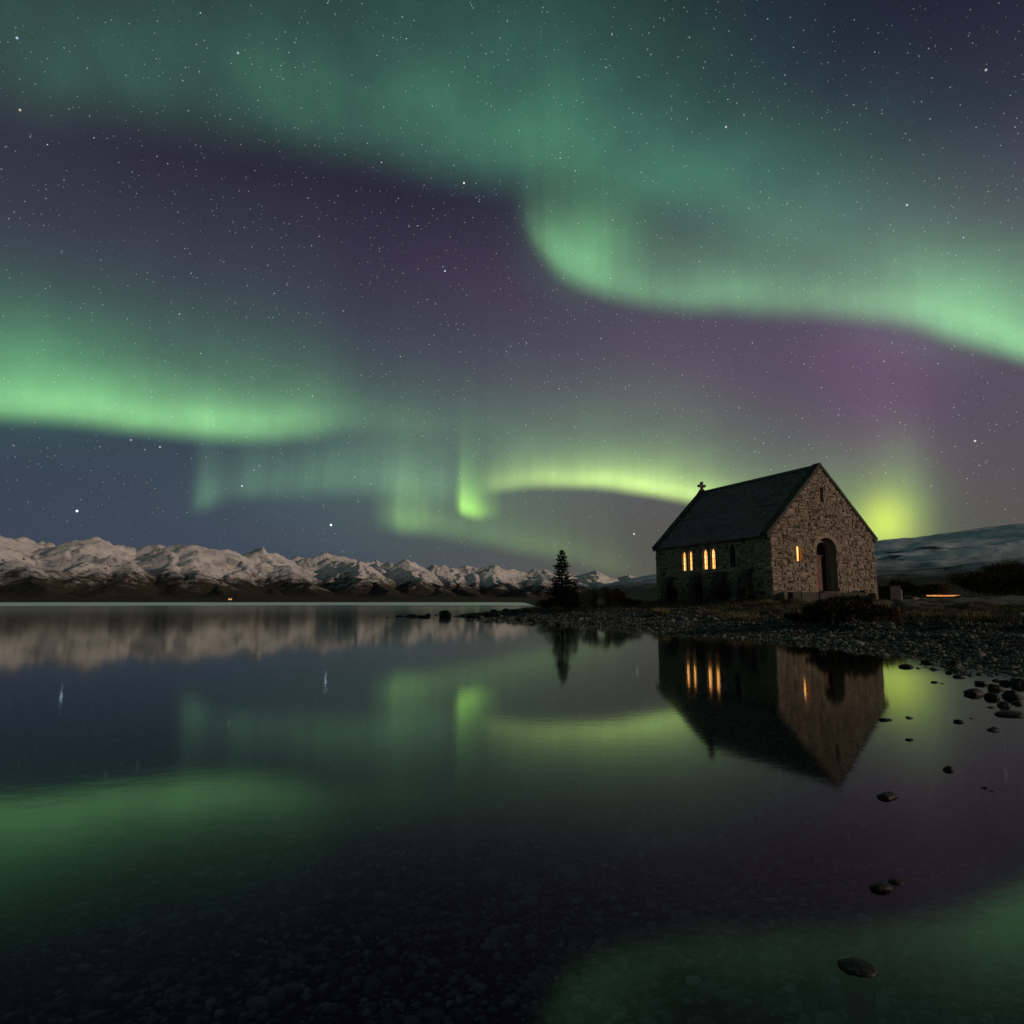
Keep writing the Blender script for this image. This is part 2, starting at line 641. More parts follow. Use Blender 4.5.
M['dry_scrub'] = mat_simple("dry_reddish_twigs", (.080, .042, .024), (.21, .115, .065), 3.0, 0.9, 0.0, 30, .01, 0.1)
M['straw'] = mat_simple("dry_tussock_grass", (.13, .105, .055), (.32, .26, .14), 3.0, 0.9, 0.0, 30, .01, 0.1)
M['grass'] = mat_simple("bank_grass", (.035, .033, .018), (.135, .115, .062), 0.6, 0.9, 0.0, 30, .01, 0.1)
M['timber'] = mat_simple("dark_box_timber", (.010, .009, .010), (.030, .026, .026), 3.0, 0.8, 0.3, 20, .01)
M['track'] = mat_simple("gravel_track", (.055, .053, .048), (.105, .10, .09), 1.5, 0.95, 0.4, 25, .02)

# ground: gravel near the water, turf inland; deep silt painted dark for absorbed light
m, b, out = material("shore_ground")
co = coords(b)
sp = b.new('ShaderNodeSeparateXYZ')
b.t.links.new(co, sp.inputs[0])
v1 = b.voronoi(co, 20.0, out='Color')
vs = b.new('ShaderNodeSeparateXYZ')
b.t.links.new(v1, vs.inputs[0])
vd = b.voronoi(co, 20.0)
grav = b.ramp(vs.outputs[0], [(0.0, (.020, .022, .021)), (0.5, (.050, .053, .050)), (1.0, (.115, .118, .108))])
grav = b.mix(b.sstep(vd, 0.35, 0.65), grav, (.010, .010, .010))
turf = b.ramp(b.noise(co, 0.9, 5.0, 0.65), [(0.3, (.022, .021, .013)), (0.5, (.055, .048, .028)), (0.7, (.12, .102, .062))])
col = b.mix(b.sstep(b.math('ADD', sp.outputs[2], b.math('MULTIPLY_ADD', b.noise(co, 0.5, 4.0), 0.8, -0.4)), 0.50, 0.80), grav, turf)
col = b.mix(b.sstep(sp.outputs[2], -0.42, -0.75), col, (.012, .013, .012))  # bed colour darkened with depth in place of light the water absorbs
h = b.math('ADD', b.math('MULTIPLY', vd, -1.0), b.noise(co, 3.0, 4.0))
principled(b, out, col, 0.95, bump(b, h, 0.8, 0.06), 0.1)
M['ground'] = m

# snow mountains
m, b, out = material("snow_mountain")
geo = b.new('ShaderNodeNewGeometry')
co = coords(b)
sp = b.new('ShaderNodeSeparateXYZ')
b.t.links.new(co, sp.inputs[0])
nz = b.new('ShaderNodeSeparateXYZ')
b.t.links.new(geo.outputs['True Normal'], nz.inputs[0])
n1 = b.noise(co, 0.0035, 6.0, 0.7)
n2 = b.noise(co, 0.016, 7.0, 0.75)
line = b.math('ADD', sp.outputs[2], b.math('MULTIPLY_ADD', n1, 260.0, -130.0))
line = b.math('ADD', line, b.math('MULTIPLY_ADD', n2, 330.0, -165.0))
snowline = b.sstep(line, 78.0, 190.0)
steep = b.sstep(b.math('ADD', nz.outputs[2], b.math('MULTIPLY_ADD', n2, 1.1, -0.55)), 0.40, 0.66)
n3 = b.noise(co, 0.045, 4.0, 0.7)
speck = b.sstep(b.math('ADD', n3, b.math('MULTIPLY_ADD', sp.outputs[2], 0.0006, -0.05)), 0.40, 0.52)
snow = b.math('MULTIPLY', b.math('MULTIPLY', snowline, speck), b.math('MULTIPLY_ADD', steep, 0.85, 0.15))
rock = b.ramp(n2, [(0.3, (.030, .024, .018)), (0.55, (.055, .045, .034)), (0.75, (.09, .075, .055))])
col = b.mix(snow, rock, (.74, .71, .70))
principled(b, out, col, 0.9, bump(b, n2, 0.6, 18.0), 0.1)
M['mountain'] = m

m, b, out = material("snowy_moor")
co = coords(b)
st = b.new('ShaderNodeMapping')
st.inputs['Scale'].default_value = (1.0, 1.0, 5.0)
b.t.links.new(co, st.inputs[0])
n1 = b.noise(st.outputs[0], 0.010, 7.0, 0.68)
n2 = b.noise(co, 0.08, 5.0, 0.7)
sp = b.new('ShaderNodeSeparateXYZ')
b.t.links.new(co, sp.inputs[0])
hgt = b.math('ADD', sp.outputs[2], b.math('MULTIPLY_ADD', n2, 26.0, -13.0))
snow = b.math('MULTIPLY', b.sstep(b.math('ADD', n1, b.math('MULTIPLY', n2, 0.25)), 0.53, 0.60), b.sstep(hgt, 8.0, 30.0))
col = b.mix(snow, (.030, .033, .028), (.58, .66, .69))
principled(b, out, col, 0.95, bump(b, n2, 0.5, 1.5), 0.1)
M['moor'] = m

# lake
m, b, out = material("lake_water")
co = coords(b)
sp = b.new('ShaderNodeSeparateXYZ')
b.t.links.new(co, sp.inputs[0])
rad = b.vmath('LENGTH', co)
gust = b.noise(b.vmath('MULTIPLY', co, (0.004, 0.02, 1.0)), 1.0, 2.0)
rough = b.sstep(b.math('ADD', rad, b.math('MULTIPLY', gust, 60.0)), 235.0, 285.0, 0.0, 0.40)
rough = b.math('ADD', rough, b.sstep(rad, 10.0, 110.0, 0.055, 0.10))
stretch = b.vmath('MULTIPLY', co, (1.0, 1.6, 1.0))
rip = b.math('ADD', b.noise(stretch, 5.0, 3.0, 0.55), b.math('MULTIPLY', b.noise(stretch, 0.7, 3.0), 2.0))
nrm = bump(b, rip, 0.35, 0.0008)
fr = b.new('ShaderNodeFresnel')
fr.inputs['IOR'].default_value = 1.20
gl = b.new('ShaderNodeBsdfGlossy')
b.set(gl.inputs['Roughness'], rough)
gl.inputs['Color'].default_value = (.96, 1, .95, 1)
b.set(gl.inputs['Normal'], nrm)
tr = b.new('ShaderNodeBsdfTransparent')
tr.inputs['Color'].default_value = (.84, .92, .88, 1)
ms = b.new('ShaderNodeMixShader')
b.t.links.new(fr.outputs[0], ms.inputs[0])
b.t.links.new(tr.outputs[0], ms.inputs[1])
b.t.links.new(gl.outputs[0], ms.inputs[2])
b.t.links.new(ms.outputs[0], out.inputs[0])
M['water'] = m

# ------------------------------------------------------------------ ground sheet
near_edge = [(1024, 676), (985, 668), (950, 661), (915, 656.5), (890, 654), (862, 651), (840, 648), (810, 645), (780, 642), (750, 638.5), (720, 636), (690, 633), (655, 631),
             (625, 629), (590, 627), (555, 624.5), (520, 622), (490, 620), (466, 618.2), (455, 616.5)]
back_edge = [(462, 614.5), (480, 613), (500, 611.5), (520, 609.5), (531, 607.5), (536, 606)]
POLY = [(60, -30), (30, -6), (16, 2), (10.5, 6.5)] + [at_level(*p) for p in near_edge] + [at_level(*p) for p in back_edge]
POLY += [(8, 300), (16, 800), (20, 1500), (-60, 2050), (-500, 2350), (-1000, 2500), (-2000, 2600), (-3600, 2500), (-7000, 2000), (-14000, 9000), (-14000, 14000), (14000, 14000), (14000, -30)]
POLY = np.array(POLY, float)


def shore_dist(x, y):
    """Signed distance to the waterline, positive on land."""
    x = np.asarray(x, float).ravel()
    y = np.asarray(y, float).ravel()
    d2 = np.full(x.shape, 1e18)
    inside = np.zeros(x.shape, bool)
    n = len(POLY)
    for i in range(n):
        ax, ay = POLY[i]
        bx, by = POLY[(i + 1) % n]
        ex, ey = bx - ax, by - ay
        t = np.clip(((x - ax) * ex + (y - ay) * ey) / (ex * ex + ey * ey), 0, 1)
        d2 = np.minimum(d2, (x - ax - t * ex) ** 2 + (y - ay - t * ey) ** 2)
        if ay != by:
            cr = ((ay > y) != (by > y)) & (x < (bx - ax) * (y - ay) / (by - ay) + ax)
            inside ^= cr
    d = np.sqrt(d2)
    return np.where(inside, d, -d)


CHX, CHY, CHA, CHZ = 13.74, 35.9, 0.395, 1.10
GU = np.array([math.cos(CHA), math.sin(CHA)])
GV = np.array([-math.sin(CHA), math.cos(CHA)])


def ground_h(x, y):
    shp = np.shape(x)
    x = np.asarray(x, float).ravel()
    y = np.asarray(y, float).ravel()
    s = shore_dist(x, y)
    s = s + (fbm(x * 0.5, y * 0.5, 3, 5) - 0.5) * np.clip(np.abs(s) * 0.5 + 0.9, 0, 3.0) * np.where(np.abs(s) < 400, 1, 0)
    land = np.interp(s, [0, 1, 2.5, 5, 9, 14, 20, 30, 48, 80, 200, 600, 2000, 6000], [0, .10, .24, .44, .68, .90, 1.02, 1.18, 1.52, 2.1, 3.6, 10, 30, 60])
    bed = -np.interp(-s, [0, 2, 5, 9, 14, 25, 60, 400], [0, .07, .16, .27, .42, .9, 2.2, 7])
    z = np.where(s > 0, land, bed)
    amp = np.clip(np.abs(s), 0.15, 6) * np.where(s > 0, 0.035, 0.016)
    z = z + (fbm(x * 0.9, y * 0.9, 4, 21) - 0.5) * amp * 2.0 + (fbm(x * 4, y * 4, 3, 31) - 0.5) * 0.05
    z = np.where(s < -0.5, np.minimum(z, -0.035), z)
    # level ground round the chapel
    u = (x - CHX) * GU[0] + (y - CHY) * GU[1]
    v = (x - CHX) * GV[0] + (y - CHY) * GV[1]
    du = np.maximum(np.maximum(-u, u - 7.67), 0)
    dv = np.maximum(np.maximum(-v, v - 10.5), 0)
    k = np.clip(1 - np.hypot(du, dv) / 4.0, 0, 1)
    k = k * k * (3 - 2 * k)
    z = z * (1 - k) + (CHZ - 0.03) * k
    return z.reshape(shp)


def gz(x, y):
    return float(ground_h(np.array([x]), np.array([y]))[0])


azs = np.concatenate([np.linspace(-178, -44, 50), np.linspace(-42, 42, 620), np.linspace(44, 178, 60)])
rr = np.concatenate([np.geomspace(0.35, 6, 90), np.geomspace(6.1, 75, 330), np.geomspace(77, 9000, 110)])
A, R = np.meshgrid(np.radians(azs), rr)
X, Y = R * np.sin(A), R * np.cos(A)
Z = ground_h(X, Y)
V = np.stack([X, Y, Z], -1).reshape(-1, 3)
nr, na = X.shape
i = np.arange(nr - 1)[:, None] * na + np.arange(na - 1)[None, :]
Fc = np.stack([i, i + 1, i + na + 1, i + na], -1).reshape(-1, 4)[:, ::-1]
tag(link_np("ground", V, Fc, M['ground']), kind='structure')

# lake surface: one sheet under which the ground dips
wv = [(-9000, -400, 0), (400, -400, 0), (400, 3000, 0), (-9000, 3000, 0)]
tag(link_mesh("water", wv, [(0, 1, 2, 3)], M['water']), kind='structure')


# ------------------------------------------------------------------ distant terrain
def polar_terrain(name, az_deg, radii, hfun, mat):
    A, R = np.meshgrid(np.radians(az_deg), radii)
    X, Y = R * np.sin(A), R * np.cos(A)
    Z = hfun(A, R, X, Y)
    V = np.stack([X, Y, Z], -1).reshape(-1, 3)
    nr, na = X.shape
    i = np.arange(nr - 1)[:, None] * na + np.arange(na - 1)[None, :]
    Fc = np.stack([i, i + 1, i + na + 1, i + na], -1).reshape(-1, 4)[:, ::-1]
    return tag(link_np(name, V, Fc, mat, smooth=True), kind='structure')


def skyline(pts):
    L = sorted(azel(*p) for p in pts)
    return np.array([p[0] for p in L]), np.array([p[1] for p in L])


SKY_M = skyline([(-300, 540), (-80, 530), (0, 536), (25, 539), (60, 543), (95, 538), (110, 541), (130, 548), (160, 545), (185, 543), (205, 550), (235, 551), (255, 549), (285, 557),
                 (315, 557), (330, 553), (345, 557), (375, 563), (400, 561), (430, 566), (460, 567), (490, 566), (520, 571), (545, 570), (560, 573), (590, 573), (630, 577), (660, 579), (720, 582), (900, 585)])


PEAKS = [(-420, 533, 4600), (-300, 540, 5000), (-190, 531, 4500), (-80, 530, 4700), (0, 535, 4900), (48, 541, 5300), (97, 537, 4900), (160, 544.5, 5200), (190, 542, 5000), (228, 549, 5600),
         (258, 548, 5400), (315, 556, 5900), (331, 552, 5600), (377, 562, 6300), (402, 560, 6000), (437, 565, 6500), (470, 566, 6900), (492, 564.5, 6500), (541, 569, 7100), (565, 571, 7400), (592, 572, 7300), (632, 576, 7800), (680, 579, 8000)]


def mountain_h(A, R, X, Y):
    x, y = X / 1000, Y / 1000
    wx = (fbm(x * 1.1, y * 1.1, 4, 60) - 0.5) * 380 + (fbm(x * 4.5, y * 4.5, 4, 63) - 0.5) * 120
    wy = (fbm(x * 1.1 + 7, y * 1.1, 4, 61) - 0.5) * 380 + (fbm(x * 4.5 + 3, y * 4.5, 4, 64) - 0.5) * 120
    Xw, Yw = X + wx, Y + wy
    rnd = random.Random(17)
    H = np.full(X.shape, -500.0)

    def seg(p0, z0, p1, z1, slope, H):
        ex, ey = p1[0] - p0[0], p1[1] - p0[1]
        t = np.clip(((Xw - p0[0]) * ex + (Yw - p0[1]) * ey) / (ex * ex + ey * ey), 0, 1)
        d = np.hypot(Xw - p0[0] - t * ex, Yw - p0[1] - t * ey)
        tt = t ** 0.85
        return np.maximum(H, z0 + (z1 - z0) * tt - slope * d * (1 - 0.00010 * np.minimum(d, 2500)))

    P = []
    for (px, py, Rp) in PEAKS:
        a, e = azel(px, py)
        P.append((a, Rp, (Rp * math.sin(a), Rp * math.cos(a)), Rp * math.tan(e)))
    for k, (a, Rp, p, z) in enumerate(P):
        # spurs towards the lake, most of them running down to the right
        for da, rq, zq in ((rnd.uniform(2.2, 4.2), rnd.uniform(.60, .68), .12), (rnd.uniform(-2.6, -1.0), rnd.uniform(.66, .78), .20), (rnd.uniform(.2, 1.2), rnd.uniform(.70, .80), .35)):
            a2, R2 = a + math.radians(da), Rp * rq
            H = seg(p, z * rnd.uniform(.93, 1.0), (R2 * math.sin(a2), R2 * math.cos(a2)), z * zq, rnd.uniform(.36, .52), H)
        if k:
            q = P[k - 1]
            mid = ((p[0] + q[2][0]) / 2 + rnd.uniform(-150, 150), (p[1] + q[2][1]) / 2 + rnd.uniform(-100, 300)) if False else ((p[0] + q[2][0]) / 2, (p[1] + q[2][1]) / 2 + 150)
            zm = min(z, q[3]) * rnd.uniform(.84, .95)
            H = seg(p, z, mid, zm, .46, H)
            H = seg(q[2], q[3], mid, zm, .46, H)
    rg = ridged(x * 3.0 + wx / 900, y * 3.0 + wy / 900, 6, 40, 0.55)
    H = H + np.clip(H, 0, 300) * 0.27 * (rg - 0.42)
    fan = 26 * np.clip((R - 2300) / 1500, 0, 1) * (0.5 + fbm(x * 1.2, y * 1.2, 4, 80))
    h = np.logaddexp(H / 14, fan / 14) * 14 * np.clip((9300 - R) / 900, 0, 1)
    mx = (h / R).max(0)
    want = np.tan(np.interp(A[0], SKY_M[0], SKY_M[1]))
    k = np.clip(want / np.maximum(mx, 1e-9), 0.75, 1.35)
    da = abs(A[0, 1] - A[0, 0])
    w = max(3, int(math.radians(1.0) / da))
    ker = np.exp(-0.5 * (np.arange(-3 * w, 3 * w + 1) / w) ** 2)
    ker /= ker.sum()
    k = np.convolve(np.pad(k, 3 * w, mode='edge'), ker, 'valid')
    h = h * k[None, :]
    low = np.clip((R - 2300) / 500, 0, 1)
    return h * low - 6 * (1 - low)


polar_terrain("mountains", np.linspace(-56, 24, 1100), np.concatenate([np.linspace(2250, 3200, 30), np.linspace(3230, 9300, 210)]), mountain_h, M['mountain'])

SKY_H = skyline([(560, 604), (596, 588), (625, 582), (655, 577), (700, 570), (760, 562), (820, 553), (872, 546), (905, 543), (940, 537.5), (975, 533.5), (1000, 531), (1024, 528), (1100, 518), (1300, 500), (1700, 480)])


def moor_h(A, R, X, Y):
    want = np.tan(np.interp(A, SKY_H[0], SKY_H[1]))
    Rp = 1150 + 250 * np.sin(A * 5 + 1)
    top = want * Rp
    t = np.clip((R - 170) / (Rp - 170), 0, 1)
    prof = 0.35 * t + 0.65 * t * t * (3 - 2 * t)
    fall = np.clip((R - Rp) / 1200, 0, 1)
    z = 1.0 + 1.6 * t + top * prof * (1 - fall * fall)
    z = z + (0.5 - np.abs(fbm(X / 110, Y / 110, 5, 90) - 0.5) * 3) * 26 * t * (1 - t) * np.clip(want * 18, 0, 1) + (fbm(X / 30, Y / 30, 4, 95) - 0.5) * 3.0 * t * np.clip(want * 30, 0, 1)
    return z


polar_terrain("hillside", np.linspace(azel(566, 602)[0] * 57.2958, 80, 520), np.geomspace(165, 2300, 170), moor_h, M['moor'])

# gravel track behind the chapel's right corner
tv, tf = [], []
cl = []
for px, Yd in ((872, 27.0), (900, 26.0), (950, 25.5), (1010, 26.5), (1080, 28.0), (1180, 32.0)):
    cl.append(at_dist(px, Yd))
for k in range(41):
    t = k / 40 * (len(cl) - 1)
    i0 = min(int(t), len(cl) - 2)
    f = t - i0
    cx, cy = cl[i0][0] * (1 - f) + cl[i0 + 1][0] * f, cl[i0][1] * (1 - f) + cl[i0 + 1][1] * f
    for j in range(9):
        y = cy + (j / 8) * 23.0 + 0.4 * math.sin(k * 0.7)
        x = cx + (j / 8) * 12.0
        tv.append((x, y, gz(x, y) + (0.07 if 0 < j < 8 else -0.03)))
for k in range(40):
    for j in range(8):
        a0 = k * 9 + j
        tf.append((a0, a0 + 9, a0 + 10, a0 + 1))
tag(link_mesh("track", tv, tf, M['track'], smooth=True), kind='structure')

# ------------------------------------------------------------------ chapel
GW, GL, HW, HA = 7.67, 10.5, 3.60, 7.45      # gable width, length, wall height, apex of the wall
ch = thing("chapel", "small stone chapel with steep dark slate roof and warm lit lancet windows on the shore", "chapel", (CHX, CHY, CHZ), CHA)


def arch(a0, a1, b0, b1, n=9, pointed=False):
    """Outline of an arched opening from sill b0 to crown b1."""
    w = (a1 - a0) / 2
    c = (a0 + a1) / 2
    pts = [(a0, b0), (a1, b0)]
    if pointed:
        rise = w * 1.5
        sp = b1 - rise
        for k in range(n + 1):
            t = k / n
            pts.append((a1 - w * (1 - math.cos(t * math.pi / 2)) ** 1.0 * 1.0, sp + rise * math.sin(t * math.pi / 2)))
        for k in range(1, n + 1):
            t = 1 - k / n
            pts.append((a0 + w * (1 - math.cos(t * math.pi / 2)), sp + rise * math.sin(t * math.pi / 2)))
    else:
        sp = b1 - w
        for k in range(n * 2 + 1):
            t = math.pi * k / (n * 2)
            pts.append((c + w * math.cos(t), sp + w * math.sin(t)))
    return pts


rect = lambda a0, a1, b0, b1: [(a0, b0), (a1, b0), (a1, b1), (a0, b1)]
FRONT = lambda a, b_, d: Vector((a, d, b_))                # gable towards the viewer, depth goes inside
BACK = lambda a, b_, d: Vector((a, GL - d, b_))
LEFT = lambda a, b_, d: Vector((d, a, b_))
RIGHT = lambda a, b_, d: Vector((GW - d, a, b_))

gable_outline = [(0, -0.6), (GW, -0.6), (GW, HW), (GW / 2, HA), (0, HW)]
DOOR_O = arch(3.20, 4.70, -0.2, 3.42)
G_WIN = rect(1.80, 2.20, 2.10, 2.92)
G_SLIT = rect(3.74, 4.00, 5.42, 6.25)
side_windows = [(4.46, 4.86), (5.16, 5.58), (6.60, 6.96), (7.24, 7.63)]
S_WIN = [arch(a, c_, 1.84, 3.06, 6, True) for a, c_ in side_windows]
S_DARK = arch(2.72, 3.18, 1.86, 3.18, 6, True)
wall = MB()
TH = 0.62
wall.slab(gable_outline, [DOOR_O, G_WIN, G_SLIT], FRONT, 0.0, TH, 0.42)
wall.slab(gable_outline, [], BACK, 0.0, TH, 0.20)
wall.slab(rect(TH, GL - TH, -0.6, HW - 0.02), S_WIN + [S_DARK], LEFT, 0.004, TH, 0.20)
wall.slab(rect(TH, GL - TH, -0.6, HW - 0.02), [], RIGHT, 0.004, TH, 0.20)


def bbox(L):
    return min(p[0] for p in L), max(p[0] for p in L), min(p[1] for p in L), max(p[1] for p in L)


def in_poly(L, a, c):
    ins = False
    n = len(L)
    for i in range(n):
        (x1, y1), (x2, y2) = L[i], L[(i + 1) % n]
        if (y1 > c) != (y2 > c) and a < (x2 - x1) * (c - y1) / (y2 - y1) + x1:
            ins = not ins
    return ins


def stones(mp, a0, a1, b0, b1, holes, lim=None, seed=1, quoin=True):
    """Courses of roughly squared stones standing a little proud of the mortar."""
    rnd = random.Random(seed)
    z = b0
    while z < b1 - 0.05:
        hgt = min(rnd.choice((0.09, 0.12, 0.15, 0.17, 0.20, 0.24)), b1 - z)
        lo, hi = (a0, a1) if lim is None else lim(z + hgt)
        x = lo
        first = True
        while x < hi - 0.04:
            w = min(rnd.choice((rnd.uniform(.08, .16), rnd.uniform(.14, .30), rnd.uniform(.22, .44))) if not first else rnd.uniform(0.25, 0.5), hi - x)
            if hi - x - w < 0.12:
                w = hi - x
            first = False
            hh = hgt
            sub = [(z, hgt)]
            if hgt > 0.13 and rnd.random() < 0.40:
                c = rnd.uniform(0.4, 0.6) * hgt
                sub = [(z, c), (z + c, hgt - c)]
            for (zz, h2) in sub:
                g = 0.011
                A0, A1, B0, B1 = x + g, x + w - g, zz + g, zz + h2 - g
                bad = False
                for Hh in holes:
                    ha0, ha1, hb0, hb1 = bbox(Hh)
                    if A1 > ha0 and A0 < ha1 and B1 > hb0 and B0 < hb1:
                        for q in range(5):
                            for r_ in range(4):
                                if in_poly(Hh, A0 + (A1 - A0) * q / 4, B0 + (B1 - B0) * r_ / 3):
                                    bad = True
                        if not bad:
                            pts_in = [p for p in Hh if A0 < p[0] < A1 and B0 < p[1] < B1]
                            bad = bool(pts_in)
                if bad or A1 - A0 < 0.04 or B1 - B0 < 0.04:
                    continue
                pr = rnd.uniform(0.008, 0.060)
                j = lambda s=0.02: rnd.uniform(-s, s)
                back = [(A0 + j(), B0 + j(.014)), (A1 + j(), B0 + j(.014)), (A1 + j(), B1 + j(.014)), (A0 + j(), B1 + j(.014))]
                i_ = 0.016
                front = [(back[0][0] + i_, back[0][1] + i_), (back[1][0] - i_, back[1][1] + i_), (back[2][0] - i_, back[2][1] - i_), (back[3][0] + i_, back[3][1] - i_)]
                P = [mp(a, c, 0.006) for a, c in back] + [mp(a, c, -pr * 0.7) for a, c in back] + [mp(a, c, -pr - rnd.uniform(0, .012)) for a, c in front]
                tone = min(1, max(0.02, rnd.gauss(0.56, 0.11))) if rnd.random() > 0.14 else rnd.uniform(0.0, 0.28)
                Fs = []
                for k in range(4):
                    n_ = (k + 1) % 4
                    Fs += [(k, n_, 4 + n_, 4 + k), (4 + k, 4 + n_, 8 + n_, 8 + k)]
                Fs.append((8, 9, 10, 11))
                wall.add(P, Fs, tone)
            x += w
        z += hgt


slope = lambda z: ((0, GW) if z <= HW else ((z - HW) / (HA - HW) * GW / 2, GW - (z - HW) / (HA - HW) * GW / 2))
stones(FRONT, 0, GW, -0.3, HA - 0.15, [DOOR_O, G_WIN, G_SLIT], slope, 3)
stones(BACK, 0, GW, -0.3, HA - 0.15, [], slope, 4)
stones(LEFT, 0.0, GL, -0.3, HW - 0.10, S_WIN + [S_DARK], None, 5)
stones(RIGHT, 0.0, GL, -0.3, HW - 0.10, [], None, 6)
wall.build("wall", M['stone'], ch)

# roof: courses of slates on two slopes between the gable copings
roof = MB()
RISE = HA - HW
run = GW / 2
sl = math.hypot(run, RISE)
OV = 0.28
ux, uz = run / sl, RISE / sl
for side in (0, 1):
    def rp_(s, y, up, side=side):
        x = -OV * ux + s * ux - up * uz
        z = HW - OV * uz + s * uz + up * ux
        if side:
            x = GW - x
        return (x, y, z)
    tot_s = sl + OV
    rnd = random.Random(20 + side)
    # boarding under the slates
    P = [rp_(0, 0.40, 0.02), rp_(0, GL - 0.40, 0.02), rp_(tot_s, GL - 0.40, 0.02), rp_(tot_s, 0.40, 0.02)]
    Q = [rp_(0, 0.40, -0.10), rp_(0, GL - 0.40, -0.10), rp_(tot_s, GL - 0.40, -0.10), rp_(tot_s, 0.40, -0.10)]
    roof.add(P + Q, [(0, 1, 2, 3), (7, 6, 5, 4), (0, 4, 5, 1), (1, 5, 6, 2), (2, 6, 7, 3), (3, 7, 4, 0)], 0.3)
    rows = 26
    step = tot_s / rows
    for r_ in range(rows):
        y = 0.40 - (0.15 if r_ % 2 else 0)
        rowt = rnd.uniform(-0.12, 0.12)
        while y < GL - 0.40:
            w = rnd.uniform(0.24, 0.38)
            y0, y1 = max(0.40, y), min(GL - 0.40, y + w) - 0.008
            y += w
            if y1 - y0 < 0.05:
                continue
            s0, s1 = r_ * step - 0.02, min(tot_s, (r_ + 1) * step + 0.04)
            a_, c_ = 0.060 + rnd.uniform(-.006, .010), 0.030
            top = [rp_(s0, y0, a_), rp_(s0, y1, a_ + rnd.uniform(-.004, .004)), rp_(s1, y1, c_), rp_(s1, y0, c_)]
            bot = [rp_(s0, y0, 0.025), rp_(s0, y1, 0.025)]
            roof.add(top + bot, [(0, 1, 2, 3), (0, 4, 5, 1), (0, 3, 4), (1, 5, 2)], min(1, max(0, 0.45 + rowt + rnd.gauss(0, .17))))
ro = roof.build("roof", M['slate'], ch)
rc = MB()
for k in range(20):
    y0 = 0.42 + k * (GL - 0.84) / 20
    y1 = y0 + (GL - 0.84) / 20 - 0.012
    zt = HA + 0.16
    rc.add([(GW / 2 - .16, y0, zt - .17), (GW / 2, y0, zt), (GW / 2 + .16, y0, zt - .17), (GW / 2 - .16, y1, zt - .17), (GW / 2, y1, zt), (GW / 2 + .16, y1, zt - .17)],
           [(0, 3, 4, 1), (1, 4, 5, 2), (0, 1, 2), (5, 4, 3)], random.uniform(.2, .6))
rc.build("ridge_cap", M['slate'], ro)

# raised copings over both gables
for gi, (ya, yb) in enumerate(((-0.07, 0.47), (GL - 0.47, GL + 0.07))):
    cp = MB()
    for side in (0, 1):
        nst = 9
        for k in range(nst):
            s0, s1 = -0.27 + k * (sl + 0.27) / nst, -0.27 + (k + 1) * (sl + 0.27) / nst - 0.012
            lo, hi = (-0.005, 0.15 + random.uniform(-.010, .010))
            P = []
            for s_, cut in ((s0, 0), (s1, 1)):
                for up in (lo, hi):
                    for y in (ya, yb):
                        s2 = s_
                        if k == nst - 1 and cut:
                            s2 = sl + up * RISE / run      # mitre at the apex
                        x = s2 * ux - up * uz
                        z = HW + s2 * uz + up * ux
                        if side:
                            x = GW - x
                        P.append((x, y, z))
            cp.add(P, [(0, 1, 3, 2), (4, 6, 7, 5), (0, 4, 5, 1), (2, 3, 7, 6), (0, 2, 6, 4), (1, 5, 7, 3)], random.uniform(.15, .75))
        # kneeler
        xk = -0.09 if not side else GW + 0.09
        cp.box((xk, (ya + yb) / 2, HW - 0.16), (0.26, yb - ya - .02, 0.30), None, 0.4, 0.01)
    cp.build("gable_coping", M['coping'], ch)

# cross on the far gable
cr = MB()
cx, cy, cz = GW / 2, GL - 0.2, HA + 0.06
cr.add([(cx - .30, cy - .26, cz - .15), (cx + .30, cy - .26, cz - .15), (cx + .30, cy + .26, cz - .15), (cx - .30, cy + .26, cz - .15),
        (cx - .11, cy - .11, cz + .22), (cx + .11, cy - .11, cz + .22), (cx + .11, cy + .11, cz + .22), (cx - .11, cy + .11, cz + .22)],
       [(0, 1, 5, 4), (1, 2, 6, 5), (2, 3, 7, 6), (3, 0, 4, 7), (4, 5, 6, 7), (3, 2, 1, 0)], .4)
cr.box((cx, cy, cz + .42), (.17, .15, .46), None, .35)
cr.box((cx, cy, cz + .46), (.42, .145, .145), None, .35)
for ex, ez in ((-.22, .46), (.22, .46), (0, .67)):
    n = 8
    P = []
    for yy in (-.08, .08):
        for k in range(n):
            a = 2 * math.pi * k / n
            P.append((cx + ex + .105 * math.cos(a), cy + yy, cz + ez + .105 * math.sin(a)))
    cr.add(P, [tuple(range(n)), tuple(reversed(range(n, 2 * n)))] + [(k, n + k, n + (k + 1) % n, (k + 1) % n) for k in range(n)], .35)
cr.build("cross", M['dark_stone'], ch)


def offset_poly(L, d):
    cx_ = sum(p[0] for p in L) / len(L)
    a0, a1, b0, b1 = bbox(L)
    out_ = []
    for (a, c) in L:
        na = (a - (a0 + a1) / 2) / ((a1 - a0) / 2)
        nb = (c - (b0 + b1) / 2) / ((b1 - b0) / 2)
        out_.append((a + d * na, c + d * nb))
    return out_


